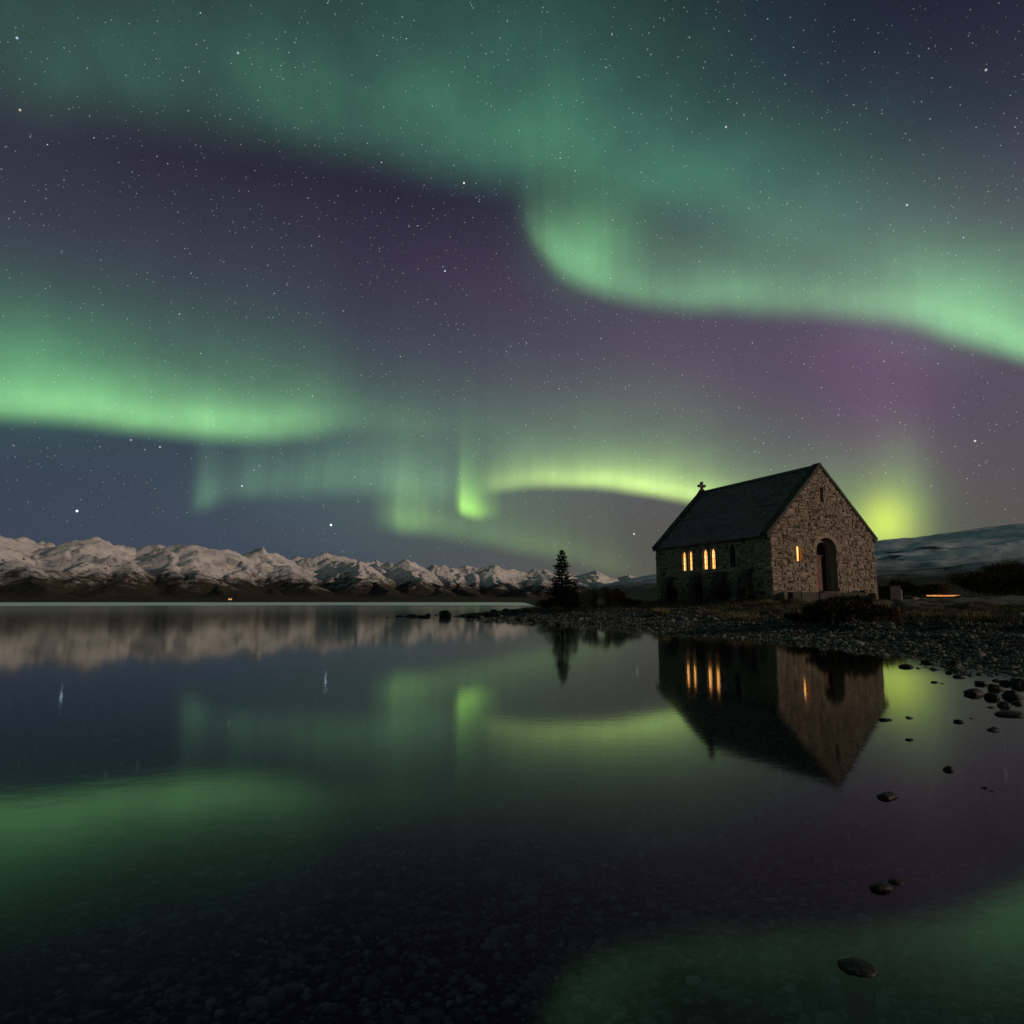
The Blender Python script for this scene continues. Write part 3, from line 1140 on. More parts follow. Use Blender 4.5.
def window(mp, L, glass, depth, bars, label=None, surround=True):
    a0, a1, b0, b1 = bbox(L)
    fr_ = MB()
    fr_.slab(L, [offset_poly(L, -0.018)], mp, depth - 0.05, depth + 0.03)
    if bars:
        ac = (a0 + a1) / 2
        nb = 4
        for k in range(1, nb):
            z = b0 + (b1 - b0) * k / nb
            inset = 0.02
            fr_.slab(rect(a0 + inset, a1 - inset, z - .010, z + .010), [], mp, depth - 0.022, depth - 0.004)
        fr_.slab(rect(ac - .009, ac + .009, b0 + .02, b1 - .05), [], mp, depth - 0.026, depth - 0.006)
    w = fr_.build("window", M['lead'], ch)
    if label:
        w['label'] = label
    pn = MB()
    Ls = offset_poly(L, -0.01)
    pn.slab(Ls, [], mp, depth, depth + 0.02)
    pn.build("pane", glass, w)
    if surround:
        sr = MB()
        sr.slab(offset_poly(L, 0.13), [L], mp, -0.034, 0.05)
        sr.build("frame", M['dressed'], w)
    return w


for Lw in S_WIN:
    window(LEFT, Lw, M['lit_glass'], 0.09, True)
window(LEFT, S_DARK, M['dark_glass'], 0.30, True, "unlit window of the side wall")
window(FRONT, G_WIN, M['lit_glass'], 0.26, False, None, False)
window(FRONT, G_SLIT, M['dark_glass'], 0.42, False, "dark slit high in the gable", False)
# sills under the paired side windows
for a0, a1 in ((4.28, 5.76), (6.42, 7.82), (2.5, 3.4)):
    sm = MB()
    sm.slab(rect(a0, a1, 1.60, 1.72), [], LEFT, -0.11, 0.02)
    sm.build("window_sill", M['dressed'], ch)

# doorway: stone orders, dark door and a red brown leaf standing half open
dm = MB()
dm.slab(arch(3.20, 4.70, -0.2, 3.42), [arch(3.42, 4.50, -0.1, 3.20)], FRONT, 0.26, 0.60)
dm.build("door_surround", M['dressed'], ch)
vo = MB()
spz, r0, r1 = 3.42 - 0.75, 0.76, 1.02
for k in range(15):
    t0, t1 = math.pi * k / 15 + .012, math.pi * (k + 1) / 15 - .012
    vo.slab([(3.95 + r0 * math.cos(t0), spz + r0 * math.sin(t0)), (3.95 + r1 * math.cos(t0), spz + r1 * math.sin(t0)), (3.95 + r1 * math.cos(t1), spz + r1 * math.sin(t1)), (3.95 + r0 * math.cos(t1), spz + r0 * math.sin(t1))],
            [], FRONT, -0.042 - random.uniform(0, .015), 0.02, random.uniform(.4, .8))
vo.build("door_arch", M['stone'], ch)
dd = MB()
for k in range(7):
    a0 = 3.42 + k * 1.08 / 7
    am = a0 + 0.54 / 7 - 3.96
    top = 3.20 - 0.54 + math.sqrt(max(0.0, 0.54 ** 2 - am ** 2))
    dd.slab(rect(a0 + .004, a0 + 1.08 / 7 - .004, 0.05, top + 0.02), [], FRONT, 0.62 + random.uniform(0, .006), 0.68)
dob = dd.build("door", M['door'], ch)
hd = MB()
hd.tube([Vector((4.36, .60, 1.55)) + Vector((.05 * math.cos(t), -0.012, .05 * math.sin(t))) for t in np.linspace(0, 2 * math.pi, 12)], [.011] * 12, 5)
hd.build("handle", M['iron'], dob)
lf = MB()
for k in range(4):
    lf.slab(rect(3.215 + k * .115, 3.215 + (k + 1) * .115 - .006, 0.50, 2.38), [], FRONT, 0.12 + random.uniform(0, .005), 0.16)
for z in (0.75, 2.05):
    lf.slab(rect(3.22, 3.67, z - .06, z + .06), [], FRONT, 0.162, 0.19)
lo_ = lf.build("door_leaf", M['red_wood'], ch)
lo_['label'] = "red brown timber leaf with a straight top"
ib = MB()
ib.slab(rect(3.10, 3.72, 2.40, 2.445), [], FRONT, 0.055, 0.118)
ib.build("bracket", M['iron'], lo_)

# stone terrace along the gable foot, with its dark riser
tr_ = MB()
x = 0.55
while x < 5.6:
    w = random.uniform(.35, .7)
    tr_.box((x + w / 2, -0.42 + random.uniform(-.03, .03), 0.16), (w - .02, 0.80, 0.52 + random.uniform(-.04, .02)), None, random.uniform(.0, .5), .02)
    x += w
tr_.build("step", M['dark_stone'], ch)
ds = MB()
ds.box((3.95, 0.22, 0.20), (1.46, 1.1, 0.50), None, .5, .0)
ds.build("threshold", M['dressed'], ch)

# low sloped buttresses along the lake side
for y0, w, hh in ((1.45, .62, 1.62), (3.55, .75, 1.55), (5.75, .62, 1.60), (8.6, .6, 1.5)):
    bt = MB()
    z = -0.35
    while z < hh:
        h2 = random.choice((.2, .25, .3))
        d = 0.62 if z < hh * .55 else 0.62 - 0.5 * (z - hh * .55) / (hh * .45)
        d = max(d, .14)
        n_ = 2 if random.random() < .6 else 1
        for q in range(n_):
            bt.box((-d / 2 + .01, y0 + (q + .5) * w / n_, z + h2 / 2), (d, w / n_ - .015, h2 - .012), None, random.uniform(0, .55), .02)
        z += h2
    bt.build("buttress", M['dark_stone'], ch)


# ------------------------------------------------------------------ rocks in the water and on the shore
def rock(px, py, wpx, label, cat="rock", group=None, h=0.45, mat='rock', seed=0, zref=0.0, asp=0.8, name="rock"):
    """A rock whose waterline centre is seen at (px, py) and which looks wpx wide."""
    x, y = at_level(px, py, zref)
    dist = math.hypot(y, x)
    half = 0.9 * wpx / F * y / 2 / math.cos(math.atan2(x, y)) * 1.0
    g = gz(x, y)
    top = max(zref, g) + 2 * half * h * 0.72
    bot = g - 0.04 - half * 0.15
    V = stone_verts(3, seed + int(px * 7 + py), 0.4, 1.0)
    rr_ = np.abs(V[:, :2]).max()
    z0 = max(zref, g)
    V = V * [half / rr_ * 1.05, half / rr_ * asp, 1.0]
    V[:, :2] *= np.where(V[:, 2] < 0, 1 - 0.55 * np.clip(V[:, 2] / V[:, 2].min(), 0, 1), 1.0)[:, None]
    V[:, 2] = np.where(V[:, 2] > 0, V[:, 2] / V[:, 2].max() * (top - z0), -V[:, 2] / V[:, 2].min() * (z0 - bot))
    a = (px * 0.37 + py) % 0.8 - 0.4
    c_, s_ = math.cos(a), math.sin(a)
    V = np.stack([V[:, 0] * c_ - V[:, 1] * s_, V[:, 0] * s_ + V[:, 1] * c_, V[:, 2]], -1)
    o = link_np(name, V, ICO[3][1], M[mat], smooth=True)
    zc = z0
    o.location = (x, y, zc)
    return tag(o, label, cat, group)


ROCKS = [
    (906, 667, 14, .30, "broad flat rock nearest the gravel edge below the green glow"),
    (927, 663, 11, .35, "rounded rock just off the gravel edge right of the broad flat one"),
    (918, 668.5, 4.5, .3, "tiny stone between the broad flat rock and the rounded rock by the gravel"),
    (956, 667, 17, .55, "tall dark boulder against the gravel edge at the head of the shallow bay"),
    (947, 668, 7, .3, "small stone touching the left foot of the tall dark boulder"),
    (949, 673, 7, .4, "small dark stone just in front of the tall dark boulder"),
    (958, 677, 11, .3, "flat oval stone alone in water below the tall dark boulder"),
    (970, 672, 5, .25, "pale little stone breaking the water right of the flat oval stone"),
    (979, 675, 5, .3, "tiny dark stone midway between tall boulder and rock cluster"),
    (934, 682.5, 6, .3, "small dark stone alone in the green reflected light"),
    (942, 683.5, 4, .2, "very small grey stone beside the one in green reflected light"),
    (980, 684, 12, .35, "rounded rock at the back left of the rock cluster"),
    (996, 681, 8, .3, "thin flat stone at the very back of the rock cluster"),
    (1006, 684, 11, .45, "rounded rock at the back right of the rock cluster"),
    (1020, 685, 16, .5, "large dark rock cut by the right edge at the cluster's back"),
    (974, 694, 17, .40, "large rounded rock at the left end of the rock cluster"),
    (995, 689, 14, .45, "hump backed rock in the middle of the rock cluster"),
    (992, 698, 15, .45, "rounded rock in the cluster with a sloping left side, front row"),
    (1012, 697, 19, .45, "widest dark rock of the cluster, at its right"),
    (1004, 706, 14, .42, "front rock of the cluster, above the long flat slab"),
    (1017, 704, 10, .4, "small block shaped rock at the front right of the cluster"),
    (991, 707.5, 7, .25, "small flat stone left of the cluster's front rock"),
    (1010, 715, 27, .18, "long flat slab lying in front of the rock cluster"),
    (993, 730, 13, .28, "low rock with a pointed left end below the long slab"),
    (958, 722, 11, .28, "flat oval rock alone, left of the long slab"),
    (971, 718.5, 4, .2, "faint tiny stone beside the lone flat oval rock left of the slab"),
    (885, 720, 12, .22, "flat stone beside the reflected corner of the chapel eave"),
    (909, 718, 8, .3, "small stone on the fading edge of the green glow"),
    (910, 740, 9, .22, "thin flat stone low in the reflected green glow"),
    (948, 770, 10, .5, "lone upright stone in the purple tinted shallows"),
    (985, 788, 6, .3, "tiny stone near the right edge in dark purple water"),
    (992, 791, 5, .15, "barely awash stone beside the tiny one in purple water"),
    (888, 797, 23, .25, "broad flat rock alone below the reflected gable peak"),
    (880, 888, 24, .28, "dark awash rock in deep shadowed shallows, left of its twin"),
    (898, 882, 17, .2, "lower awash rock touching the right side of its dark twin"),
    (857, 967, 38, .13, "largest near rock, black and rounded, close to the camera"),
    (436, 615.5, 3.5, .4, "tiny dark stone beside the block at the spit's end"),
    (445, 617.5, 20, .55, "big squarish boulder standing off the end of the spit"),
    (428, 616, 6, .7, "little upright stone on the long low reef"),
    (400, 616.5, 9, .25, "outermost low stone of the reef off the spit"),
    (415, 617, 22, .22, "long low reef rock beyond the squarish boulder"),
    (424, 617.5, 16, .25, "low rock ending the reef next to the squarish boulder"),
    (388, 617.5, 5, .2, "faint lone stone left of the reef off the spit"),
]
for k, (px, py, w, h_, lab) in enumerate(ROCKS):
    rock(px, py, w, lab, "rock", "rocks standing in the shallow water", h_, 'rock', k * 13)

# boulders of the spit's rim, alike
SP = [(470, 617.5, 13), (480, 618, 10), (488, 617.5, 15), (499, 618, 12), (509, 619.5, 14), (520, 620.5, 11), (533, 621.5, 12), (546, 622.5, 9), (560, 624, 11), (494, 615.5, 10), (507, 615, 12), (525, 617, 11), (475, 616, 9), (515, 617, 9)]
for k, (px, py, w) in enumerate(SP):
    rock(px, py, w, "dark boulder piled along the low rim of the spit", "boulder", "boulders along the rim of the spit", .40, 'rock', 900 + k * 7, 0.05, 0.9, "boulder")

def scatter(name, P, S, T, mat, subs=1, nvar=8, seed=0, flat=(0.4, 0.8), kind='stuff'):
    """Many loose stones joined into one ground cover mesh."""
    r = np.random.default_rng(seed)
    Vs, Fs, At = [], [], []
    off = 0
    base = [stone_verts(subs, seed * 31 + k, 0.5, 1.0) for k in range(nvar)]
    Fb = ICO[subs][1]
    which = r.integers(0, nvar, len(P))
    for k in range(nvar):
        idx = np.where(which == k)[0]
        if len(idx) == 0:
            continue
        n = len(idx)
        sc = S[idx][:, None] * np.stack([r.uniform(.75, 1.35, n), r.uniform(.7, 1.1, n), r.uniform(*flat, n)], -1)
        an = r.uniform(0, 6.283, n)
        v = base[k][None] * sc[:, None, :]
        c_, s_ = np.cos(an)[:, None], np.sin(an)[:, None]
        v = np.stack([v[..., 0] * c_ - v[..., 1] * s_, v[..., 0] * s_ + v[..., 1] * c_, v[..., 2]], -1)
        v += P[idx][:, None, :]
        nv = base[k].shape[0]
        Vs.append(v.reshape(-1, 3))
        Fs.append((Fb[None] + (np.arange(n) * nv)[:, None, None] + off).reshape(-1, 3))
        At.append(np.repeat(T[idx], len(Fb)))
        off += n * nv
    o = link_np(name, np.concatenate(Vs), np.concatenate(Fs), mat, smooth=True, attr=np.concatenate(At))
    return tag(o, kind=kind)


# gravel of the beach: density follows the distance so that it stays visible far out
n = 60000
a_ = np.radians(RNG.uniform(-4, 44, n))
r_ = np.exp(RNG.uniform(math.log(8), math.log(46), n))
x_, y_ = r_ * np.sin(a_), r_ * np.cos(a_)
sdist = shore_dist(x_, y_)
keep = (sdist > -0.9) & (sdist < 9) & (RNG.uniform(size=n) < np.clip(1.25 - sdist / 9, 0.1, 1))
x_, y_, r_, sdist = x_[keep], y_[keep], r_[keep], sdist[keep]
S = np.exp(RNG.normal(-3.75, 0.50, len(x_))) * np.clip(0.55 + r_ / 32, .6, 1.5)
big = RNG.uniform(size=len(x_)) < 0.02
S = np.where(big, S * 2.2, S)
z_ = ground_h(x_, y_) + S * 0.12
tag(scatter("shore_gravel", np.stack([x_, y_, z_], -1), S, np.clip(RNG.normal(.48, .26, len(x_)), 0, 1), M['gravel'], 1, 8, 3),
    "grey gravel and cobbles of the dark beach", "gravel")

# pebbles seen through the water close to the camera
n = 34000
a_ = np.radians(RNG.uniform(-48, 48, n))
r_ = np.exp(RNG.uniform(math.log(1.3), math.log(11), n))
x_, y_ = r_ * np.sin(a_), r_ * np.cos(a_)
sdist = shore_dist(x_, y_)
keep = sdist < -0.5
x_, y_, r_ = x_[keep], y_[keep], r_[keep]
S = np.exp(RNG.normal(-4.35, 0.45, len(x_)))
S = np.where(RNG.uniform(size=len(x_)) < 0.05, S * 1.8, S)
z_ = ground_h(x_, y_) + S * 0.15
keep = z_ + S * 0.9 < -0.012
x_, y_, z_, S = x_[keep], y_[keep], z_[keep], S[keep]
tag(scatter("lake_pebbles", np.stack([x_, y_, z_], -1), S, np.clip(RNG.normal(.35, .30, len(x_)), 0, 1) * np.where(RNG.uniform(size=len(x_)) < .06, 1.6, .8), M['pebble'], 1, 12, 5, (.35, .6)),
    "rounded pebbles on the lake bed under clear shallow water", "pebbles")


# ------------------------------------------------------------------ vegetation
def leaf_tris(P, D, L, Wd, rnd):
    """Thin triangular leaves / needles at points P along directions D."""
    n = len(P)
    D = D / np.maximum(np.linalg.norm(D, axis=1, keepdims=True), 1e-6)
    side = np.cross(D, rnd.normal(size=(n, 3)))
    side /= np.maximum(np.linalg.norm(side, axis=1, keepdims=True), 1e-6)
    a = P - side * Wd[:, None]
    b_ = P + side * Wd[:, None]
    c = P + D * L[:, None]
    V = np.stack([a, b_, c], 1).reshape(-1, 3)
    Fc = np.arange(3 * n).reshape(-1, 3)
    return V, Fc


def spruce(label, loc, H, Rb, seed, lean=0.0):
    t = thing("spruce_tree", label, "tree", loc)
    rnd = np.random.default_rng(seed)
    tb = MB()
    tb.tube([(0, 0, -.2), (.01, 0, H * .3), (lean * .5, 0, H * .65), (lean, 0, H)], [H * .030, H * .022, H * .011, .006], 8)
    tb.build("trunk", M['bark'], t)
    P, D, L, Wd = [], [], [], []
    z = H * 0.07
    while z < H * 0.985:
        f = z / H
        rad = Rb * (1 - f) ** 0.82 * rnd.uniform(.75, 1.12) + 0.05
        nb = int(7 + 6 * (1 - f))
        off = rnd.uniform(0, 6.28)
        for k in range(nb):
            an = off + k * 6.283 / nb + rnd.normal(0, .22)
            ln = rad * rnd.uniform(.62, 1.12)
            if rnd.random() < 0.08:
                continue
            droop = rnd.uniform(.05, .32) - .35 * f
            m = int(10 + 70 * ln)
            s = rnd.uniform(0.12, 1, m)
            dx, dy = math.cos(an), math.sin(an)
            spread = ln * .20 * (1.1 - s)
            lat = rnd.normal(0, 1, m) * spread
            px = dx * s * ln - dy * lat
            py = dy * s * ln + dx * lat
            pz = z - droop * ln * s + .25 * ln * s * s * .5 + rnd.normal(0, .03, m) - np.abs(lat) * .35
            P.append(np.stack([px + lean * f, py, pz], -1))
            d = np.stack([dx * np.ones(m) + rnd.normal(0, .5, m), dy * np.ones(m) + rnd.normal(0, .5, m), -droop + rnd.normal(-.15, .4, m)], -1)
            D.append(d)
            L.append(rnd.uniform(.07, .17, m) * (H / 3.9))
            Wd.append(rnd.uniform(.012, .030, m) * (H / 3.9))
        z += H * rnd.uniform(.034, .052)
    m = 60
    P.append(np.stack([rnd.normal(lean, .015, m), rnd.normal(0, .015, m), H * rnd.uniform(.9, 1.01, m)], -1))
    D.append(np.stack([rnd.normal(0, .6, m), rnd.normal(0, .6, m), rnd.uniform(.3, 1.2, m)], -1))
    L.append(rnd.uniform(.05, .13, m))
    Wd.append(rnd.uniform(.01, .02, m))
    V, Fc = leaf_tris(np.concatenate(P), np.concatenate(D), np.concatenate(L), np.concatenate(Wd), rnd)
    link_np("crown", V, Fc, M['needles'], t, smooth=False)
    return t


def bush(name, label, cat, loc, rx, ry, H, seed, mat, nl=2600, leaf=(.05, .13), lobes=9, upright=0.5, group=None, twig_mat='bark', twigs=26):
    t = thing(name, label, cat, loc, 0, group)
    rnd = np.random.default_rng(seed)
    tb = MB()
    cs = []
    for k in range(lobes):
        a = rnd.uniform(0, 6.283)
        q = math.sqrt(rnd.uniform(0, 1)) * .72
        hh = H * rnd.uniform(.35, .80) * (1 - .45 * q * q)
        cs.append((rx * q * math.cos(a), ry * q * math.sin(a), hh, rnd.uniform(.24, .42)))
    for k in range(twigs):
        c = cs[k % lobes]
        e = Vector((c[0] + rnd.normal(0, rx * .16), c[1] + rnd.normal(0, ry * .16), min(H * 1.02, c[2] + rnd.uniform(0, .35) * H)))
        s = Vector((c[0] * .35 + rnd.normal(0, .05), c[1] * .35 + rnd.normal(0, .05), -.1))
        mid = s.lerp(e, .5) + Vector((rnd.normal(0, .05), rnd.normal(0, .05), H * .06))
        tb.tube([s, mid, e], [.018 * H + .004, .010 * H + .003, .004], 4, cap=False)
    tb.build("branches", M[twig_mat], t)
    per = nl // lobes
    P, D = [], []
    for (x, y, z, q) in cs:
        u = rnd.normal(size=(per, 3))
        u /= np.linalg.norm(u, axis=1, keepdims=True)
        rad = rnd.uniform(.25, 1, (per, 1)) ** .5 * rnd.uniform(.8, 1.15, (per, 1))
        p = u * rad * [rx * q, ry * q, H * q * .85] + [x, y, z]
        p[:, 2] = np.abs(p[:, 2] - .02) + .02
        P.append(p)
        D.append(u * (1 - upright) + np.array([0, 0, upright]) + rnd.normal(0, .45, (per, 3)))
    P, D = np.concatenate(P), np.concatenate(D)
    k = len(P)
    V, Fc = leaf_tris(P, D, rnd.uniform(*leaf, k), rnd.uniform(.18, .35, k) * leaf[1] * .6, rnd)
    link_np("foliage", V, Fc, M[mat], t, smooth=False)
    return t


def tussock(label, loc, r, H, seed, group=None, mat='straw', n=500):
    t = thing("grass_tussock", label, "grass tussock", loc, 0, group)
    rnd = np.random.default_rng(seed)
    a = rnd.uniform(0, 6.283, n)
    q = np.sqrt(rnd.uniform(0, 1, n)) * r * .55
    P = np.stack([q * np.cos(a), q * np.sin(a), np.full(n, -.03)], -1)
    D = np.stack([np.cos(a) * (.25 + q / r) + rnd.normal(0, .2, n), np.sin(a) * (.25 + q / r) + rnd.normal(0, .2, n), rnd.uniform(.8, 1.3, n)], -1)
    L = H * rnd.uniform(.55, 1.15, n)
    V, Fc = leaf_tris(P, D, L, rnd.uniform(.006, .014, n), rnd)
    link_np("blades", V, Fc, M[mat], t, smooth=False)
    return t


def on_ground(px, Yd, dz=0.0):
    x, y = at_dist(px, Yd)
    return (x, y, gz(x, y) + dz)


spruce("dark young spruce with pointed tip standing on the spit left of the chapel", on_ground(562, 50), 4.35, 1.52, 5, .02)
spruce("small stubby spruce crowding the right foot of the pointed spruce", on_ground(575.5, 50.6), 1.7, .75, 8)
bush("shrub", "low dark brown shrub left of the spruce on the spit", "shrub", on_ground(546, 47), 1.0, .8, .62, 11, 'scrub', 1700)
bush("shrub", "dark shrub directly below the spruce on the spit", "shrub", on_ground(573, 45.5), 0.8, .6, 0.42, 12, 'scrub', 1400)
bush("shrub", "reddish dry shrub right of the spruce, the tallest on the spit", "shrub", on_ground(609, 44), 1.25, .9, 1.35, 13, 'dry_scrub', 2200, (.06, .16), 8, .6, None, 'dry_scrub', 60)
bush("shrub", "straw coloured dry shrub between spruce and reddish shrub", "shrub", on_ground(593, 45), 1.0, .8, 1.2, 14, 'straw', 1500, (.06, .16), 8, .65, None, 'dry_scrub', 50)
bush("shrub", "low dark shrub on the spit between reddish shrub and chapel", "shrub", on_ground(632, 40), 1.1, .8, 0.5, 15, 'scrub', 1600)
bush("shrub", "big dark rounded shrub at the right edge behind the track", "shrub", on_ground(1016, 55), 6.2, 3.0, 2.75, 16, 'scrub', 46000, (.09, .20), 30, .35)
bush("shrub", "rounded dark shrub nearest the chapel's right corner beyond the track", "shrub", on_ground(903, 62), 1.75, 1.2, 1.95, 17, 'scrub', 5000, (.08, .22), 10)
bush("shrub", "lower shrub in the middle beyond the track, left of the orange light", "shrub", on_ground(924, 63), 1.4, 1.0, 1.4, 18, 'scrub', 3600, (.08, .22), 9)
bush("shrub", "brownish shrub behind the orange light strip", "shrub", on_ground(942, 66), 1.5, 1.0, 1.6, 19, 'dry_scrub', 3600, (.08, .22), 9)
bush("shrub", "sprawling dark scrub mound on the bank below the chapel door", "shrub", on_ground(842, 20.5, -.05), 1.35, .9, .78, 21, 'scrub', 7000, (.05, .16), 13, .6, None, 'bark', 60)
bush("shrub", "reddish twiggy scrub at the right of the mound below the door", "shrub", on_ground(884, 20.8, -.05), .72, .6, .50, 22, 'dry_scrub', 2600, (.05, .15), 8, .65, None, 'dry_scrub', 40)
bush("shrub", "rust topped dry scrub behind the mound below the door", "shrub", on_ground(846, 22.5, -.05), .8, .6, .82, 23, 'dry_scrub', 2600, (.05, .15), 8, .7, None, 'dry_scrub', 50)
bush("shrub", "low dark scrub at the left end of the mound below the door", "shrub", on_ground(808, 22, -.05), .9, .6, .42, 24, 'scrub', 2600, (.05, .14), 8, .6)
# dark shrubs against the lake side of the chapel
for k, (v_, wd, hh, lab) in enumerate([(1.0, .75, 1.2, "dark shrub against the side wall nearest the gable corner"),
                                       (2.75, .8, 1.35, "dark shrub against the side wall under the unlit window"),
                                       (4.95, .8, 1.45, "dark shrub against the side wall under the nearer lit pair"),
                                       (7.2, .85, 1.35, "dark shrub against the side wall under the farther lit pair")]):
    p = np.array([CHX, CHY]) + GU * (-1.05) + GV * v_
    bush("shrub", lab, "shrub", (p[0], p[1], gz(*p) - .03), .42, wd, hh * .8, 40 + k, 'scrub', 2200, (.05, .14), 8, .5)

for k, (px, Yd, r, H_, lab, g) in enumerate([
    (741, 26.0, .75, .50, "straw tussock below the dark unlit window of the chapel", None),
    (620, 40.0, .55, .45, "pale tussock right of the reddish shrub on the spit", None),
    (661, 31.0, .5, .35, "grass tussock below the chapel's far left corner", None),
    (585, 43.0, .5, .45, "tussock at the foot of the straw coloured shrub", None),
    (557, 43.0, .4, .40, "pale tussock in front of the low brown shrub left of the spruce", None),
    (873, 24.5, .6, .55, "grass tussock below the dark box beside the chapel", None)]):
    tussock(lab, on_ground(px, Yd), r, H_, 70 + k, g)

for k in range(34):
    px = 600 + 420 * ((k * 0.6180339) % 1.0)
    Yd = 21 + 16 * ((k * 0.7548776) % 1.0) - (px - 600) * 0.010
    x, y = at_dist(px, Yd)
    u = (x - CHX) * GU[0] + (y - CHY) * GU[1]
    v = (x - CHX) * GV[0] + (y - CHY) * GV[1]
    if float(shore_dist(x, y)[0]) < 5.5 or (-1.8 < u < GW + 1.5 and v > -2.2) or (px > 880 and Yd > 23):
        continue
    rr_ = random.uniform(.28, .62)
    tussock("dry brown tuft of grass scattered along the bank below the chapel", (x, y, gz(x, y)), rr_, random.uniform(.22, .42), 200 + k, "dry tufts along the bank", random.choice(('straw', 'grass', 'dry_scrub')), 300)

# turf of the bank
n = 60000
a_ = np.radians(RNG.uniform(-2, 42, n))
r_ = np.exp(RNG.uniform(math.log(14), math.log(75), n))
x_, y_ = r_ * np.sin(a_), r_ * np.cos(a_)
sdist = shore_dist(x_, y_)
u_ = (x_ - CHX) * GU[0] + (y_ - CHY) * GU[1]
v_ = (x_ - CHX) * GV[0] + (y_ - CHY) * GV[1]
clump = fbm(x_ * .55, y_ * .55, 3, 77)
out_ch = ~((u_ > -.2) & (u_ < GW + .2) & (v_ > -1.2) & (v_ < GL + .2))
tx0 = np.interp(x_, [p[0] for p in cl], [p[1] for p in cl], left=1e9, right=1e9)
not_track = ~((y_ > tx0 - .3) & (y_ < tx0 + 24) & (x_ > cl[0][0] - 1))
keep = (sdist > 4.0) & (clump > .43) & out_ch & not_track
x_, y_ = x_[keep], y_[keep]
k = len(x_)
P = np.stack([x_, y_, ground_h(x_, y_) - .02], -1)
D = np.stack([RNG.normal(0, .45, k), RNG.normal(0, .45, k), np.ones(k)], -1)
V, Fc = leaf_tris(P, D, RNG.uniform(.06, .26, k), RNG.uniform(.008, .022, k), RNG)
tag(link_np("grass", V, Fc, M['grass'], smooth=False), "short dry grass on the bank around the chapel", "grass", None, 'stuff')


# ------------------------------------------------------------------ small things beside the chapel
def church_pt(u, v):
    p = np.array([CHX, CHY]) + GU * u + GV * v
    return (p[0], p[1], gz(*p))


def block_stone(label, loc, size, rz, seed, mat='pale_rock', name="stone_block", cat="stone"):
    import bmesh
    bm = bmesh.new()
    bmesh.ops.create_cube(bm, size=1)
    bmesh.ops.bevel(bm, geom=list(bm.edges), offset=.09, segments=2, affect='EDGES')
    bmesh.ops.subdivide_edges(bm, edges=list(bm.edges), cuts=1, use_grid_fill=True)
    me = bpy.data.meshes.new(name)
    rr_ = random.Random(seed)
    for v in bm.verts:
        v.co = Vector((v.co.x * size[0], v.co.y * size[1], (v.co.z + .42) * size[2]))
        v.co += Vector((rr_.uniform(-1, 1), rr_.uniform(-1, 1), rr_.uniform(-1, 1))) * .025 * min(size)
    bm.to_mesh(me)
    bm.free()
    o = finish(name, me, M[mat], None, False)
    o.location = loc
    o.rotation_euler = (0, 0, rz)
    return tag(o, label, cat)


# slatted box
bx = thing("timber_box", "dark square timber box beside the chapel's right corner", "box", church_pt(7.15, -1.2), CHA)
q = MB()
for k in range(5):
    z = .10 + k * .135
    for sy in (-.34, .34):
        q.box((0, sy, z + .065), (.78, .03, .125), None, .5, .003)
    for sx in (-.375, .375):
        q.box((sx, 0, z + .065), (.03, .64, .125), None, .5, .003)
q.build("body", M['timber'], bx)
q = MB()
q.box((0, 0, .80), (.86, .78, .045), None, .5, .004)
q.build("lid", M['timber'], bx)
for sx in (-.35, .35):
    for sy in (-.31, .31):
        q = MB()
        q.box((sx * .99, sy * .99, .03), (.07, .07, .16))
        q.build("leg", M['timber'], bx)
block_stone("pale squared stone block standing right of the dark timber box", church_pt(8.05, -.9), (.50, .45, .70), CHA, 3)
block_stone("small pale stone post at the near corner of the gable", church_pt(.22, -.55), (.27, .27, .52), CHA, 5, 'pale_rock', "stone_post", "post")
block_stone("flat pale slab on the grass right of the squared block", church_pt(9.6, -.6), (.9, .6, .2), CHA + .3, 9, 'pale_rock', "stone_slab", "stone")


def ground_rock(label, p, r, h, mat, seed):
    V = stone_verts(3, seed, .4, 1.0) * [r, r * .85, h]
    o = link_np("boulder", V, ICO[3][1], M[mat], smooth=True)
    o.location = (p[0], p[1], p[2] + h * .55)
    return tag(o, label, "boulder")


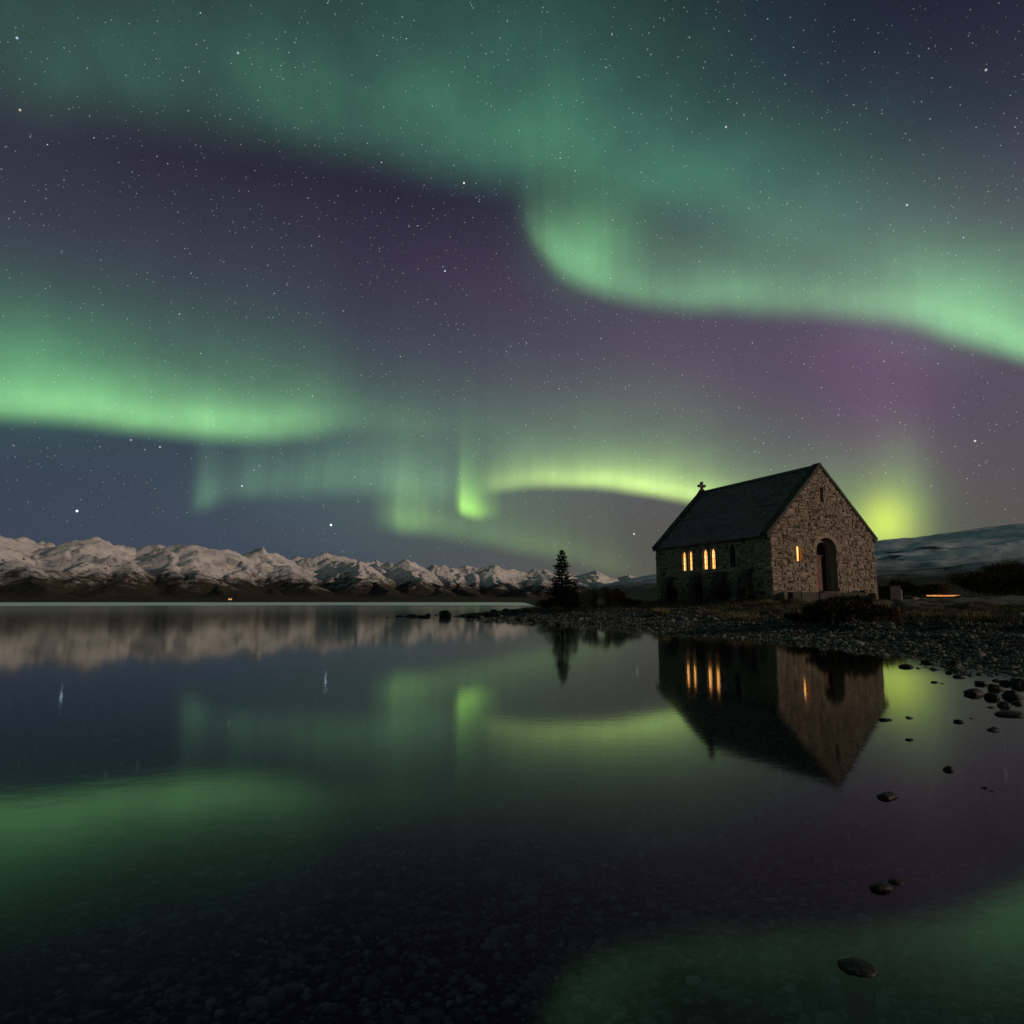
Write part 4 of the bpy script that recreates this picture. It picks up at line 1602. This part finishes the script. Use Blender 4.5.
ground_rock("rounded grey boulder between the squared block and the shrubs", church_pt(8.85, .4), .36, .34, 'pale_rock', 71)
for k, (px, Yd, r_b, lab) in enumerate([(671, 27.5, .17, "pale rounded boulder at the left of three on the bank below the lit windows"),
                                        (682, 28.0, .22, "largest pale boulder, in the middle of three on the bank below the lit windows"),
                                        (693, 27.0, .17, "lowest pale boulder at the right of three on the bank below the lit windows"),
                                        (713, 27.0, .20, "grey boulder beside the straw tussock below the unlit window")]):
    ground_rock(lab, on_ground(px, Yd, -.04), r_b, r_b * .6, 'pale_rock', 80 + k)
p = np.array([CHX, CHY]) + GU * (-.95) + GV * 1.75
ground_rock("pale boulder on the grass at the foot of the side wall near the corner", (p[0], p[1], gz(*p)), .40, .26, 'pale_rock', 72)

# light on the ground beyond the track: an added glowing bar, its source unseen
m, b, out = material("orange_ground_light")  # emission stands in for light lying on the ground
em = b.new('ShaderNodeEmission')
co = coords(b)
b.set(em.inputs[0], b.ramp(b.noise(co, 3.0, 3.0), [(.3, (1.0, .28, .05)), (.7, (1.0, .45, .14))]))
em.inputs[1].default_value = 0.9
b.t.links.new(em.outputs[0], out.inputs[0])
lp = on_ground(944, 55.0)
gl_t = thing("added_glow_bar", "long low orange strip of light on the ground beside the big shrub, an added glowing bar", "strip of light", (lp[0], lp[1], lp[2]), .12)
q = MB()
for k in range(6):
    q.box((-1.25 + k * .5, 0, .13), (.44, .05, .10), None, .5, .01)
q.build("glow_strip", m, gl_t)
q = MB()  # backing and posts added to carry the glowing bar
q.box((0, .055, .14), (3.0, .06, .16))
q.box((0, -.005, .215), (3.0, .20, .02))
for k in range(4):
    q.box((-1.4 + k * .93, .055, .0), (.06, .06, .16))
q.build("bar_backing", M['iron'], gl_t)

# tiny farmhouse with a lit front on the far shore
x, y = at_dist(230, 2440)
g = gz(x, y)
fh = thing("farmhouse", "tiny farmhouse with orange lit windows on the far shore", "house", (x, y, max(g, 8.0)), .3)
q = MB()
q.box((0, 0, 1.0), (13, 7, 8))
q.build("wall", M['dark_stone'], fh)
q = MB()
q.add([(-7, -4, 5.0), (7, -4, 5.0), (7, 4, 5.0), (-7, 4, 5.0), (-7, 0, 8.5), (7, 0, 8.5)], [(0, 1, 5, 4), (2, 3, 4, 5), (0, 4, 3), (1, 2, 5), (3, 2, 1, 0)])
q.build("roof", M['slate'], fh)
for k in range(3):
    q = MB()
    q.box((-4 + k * 4, -3.55, 2.6), (2.6, .14, 2.6))
    q.build("window", M['lit_glass'], fh)
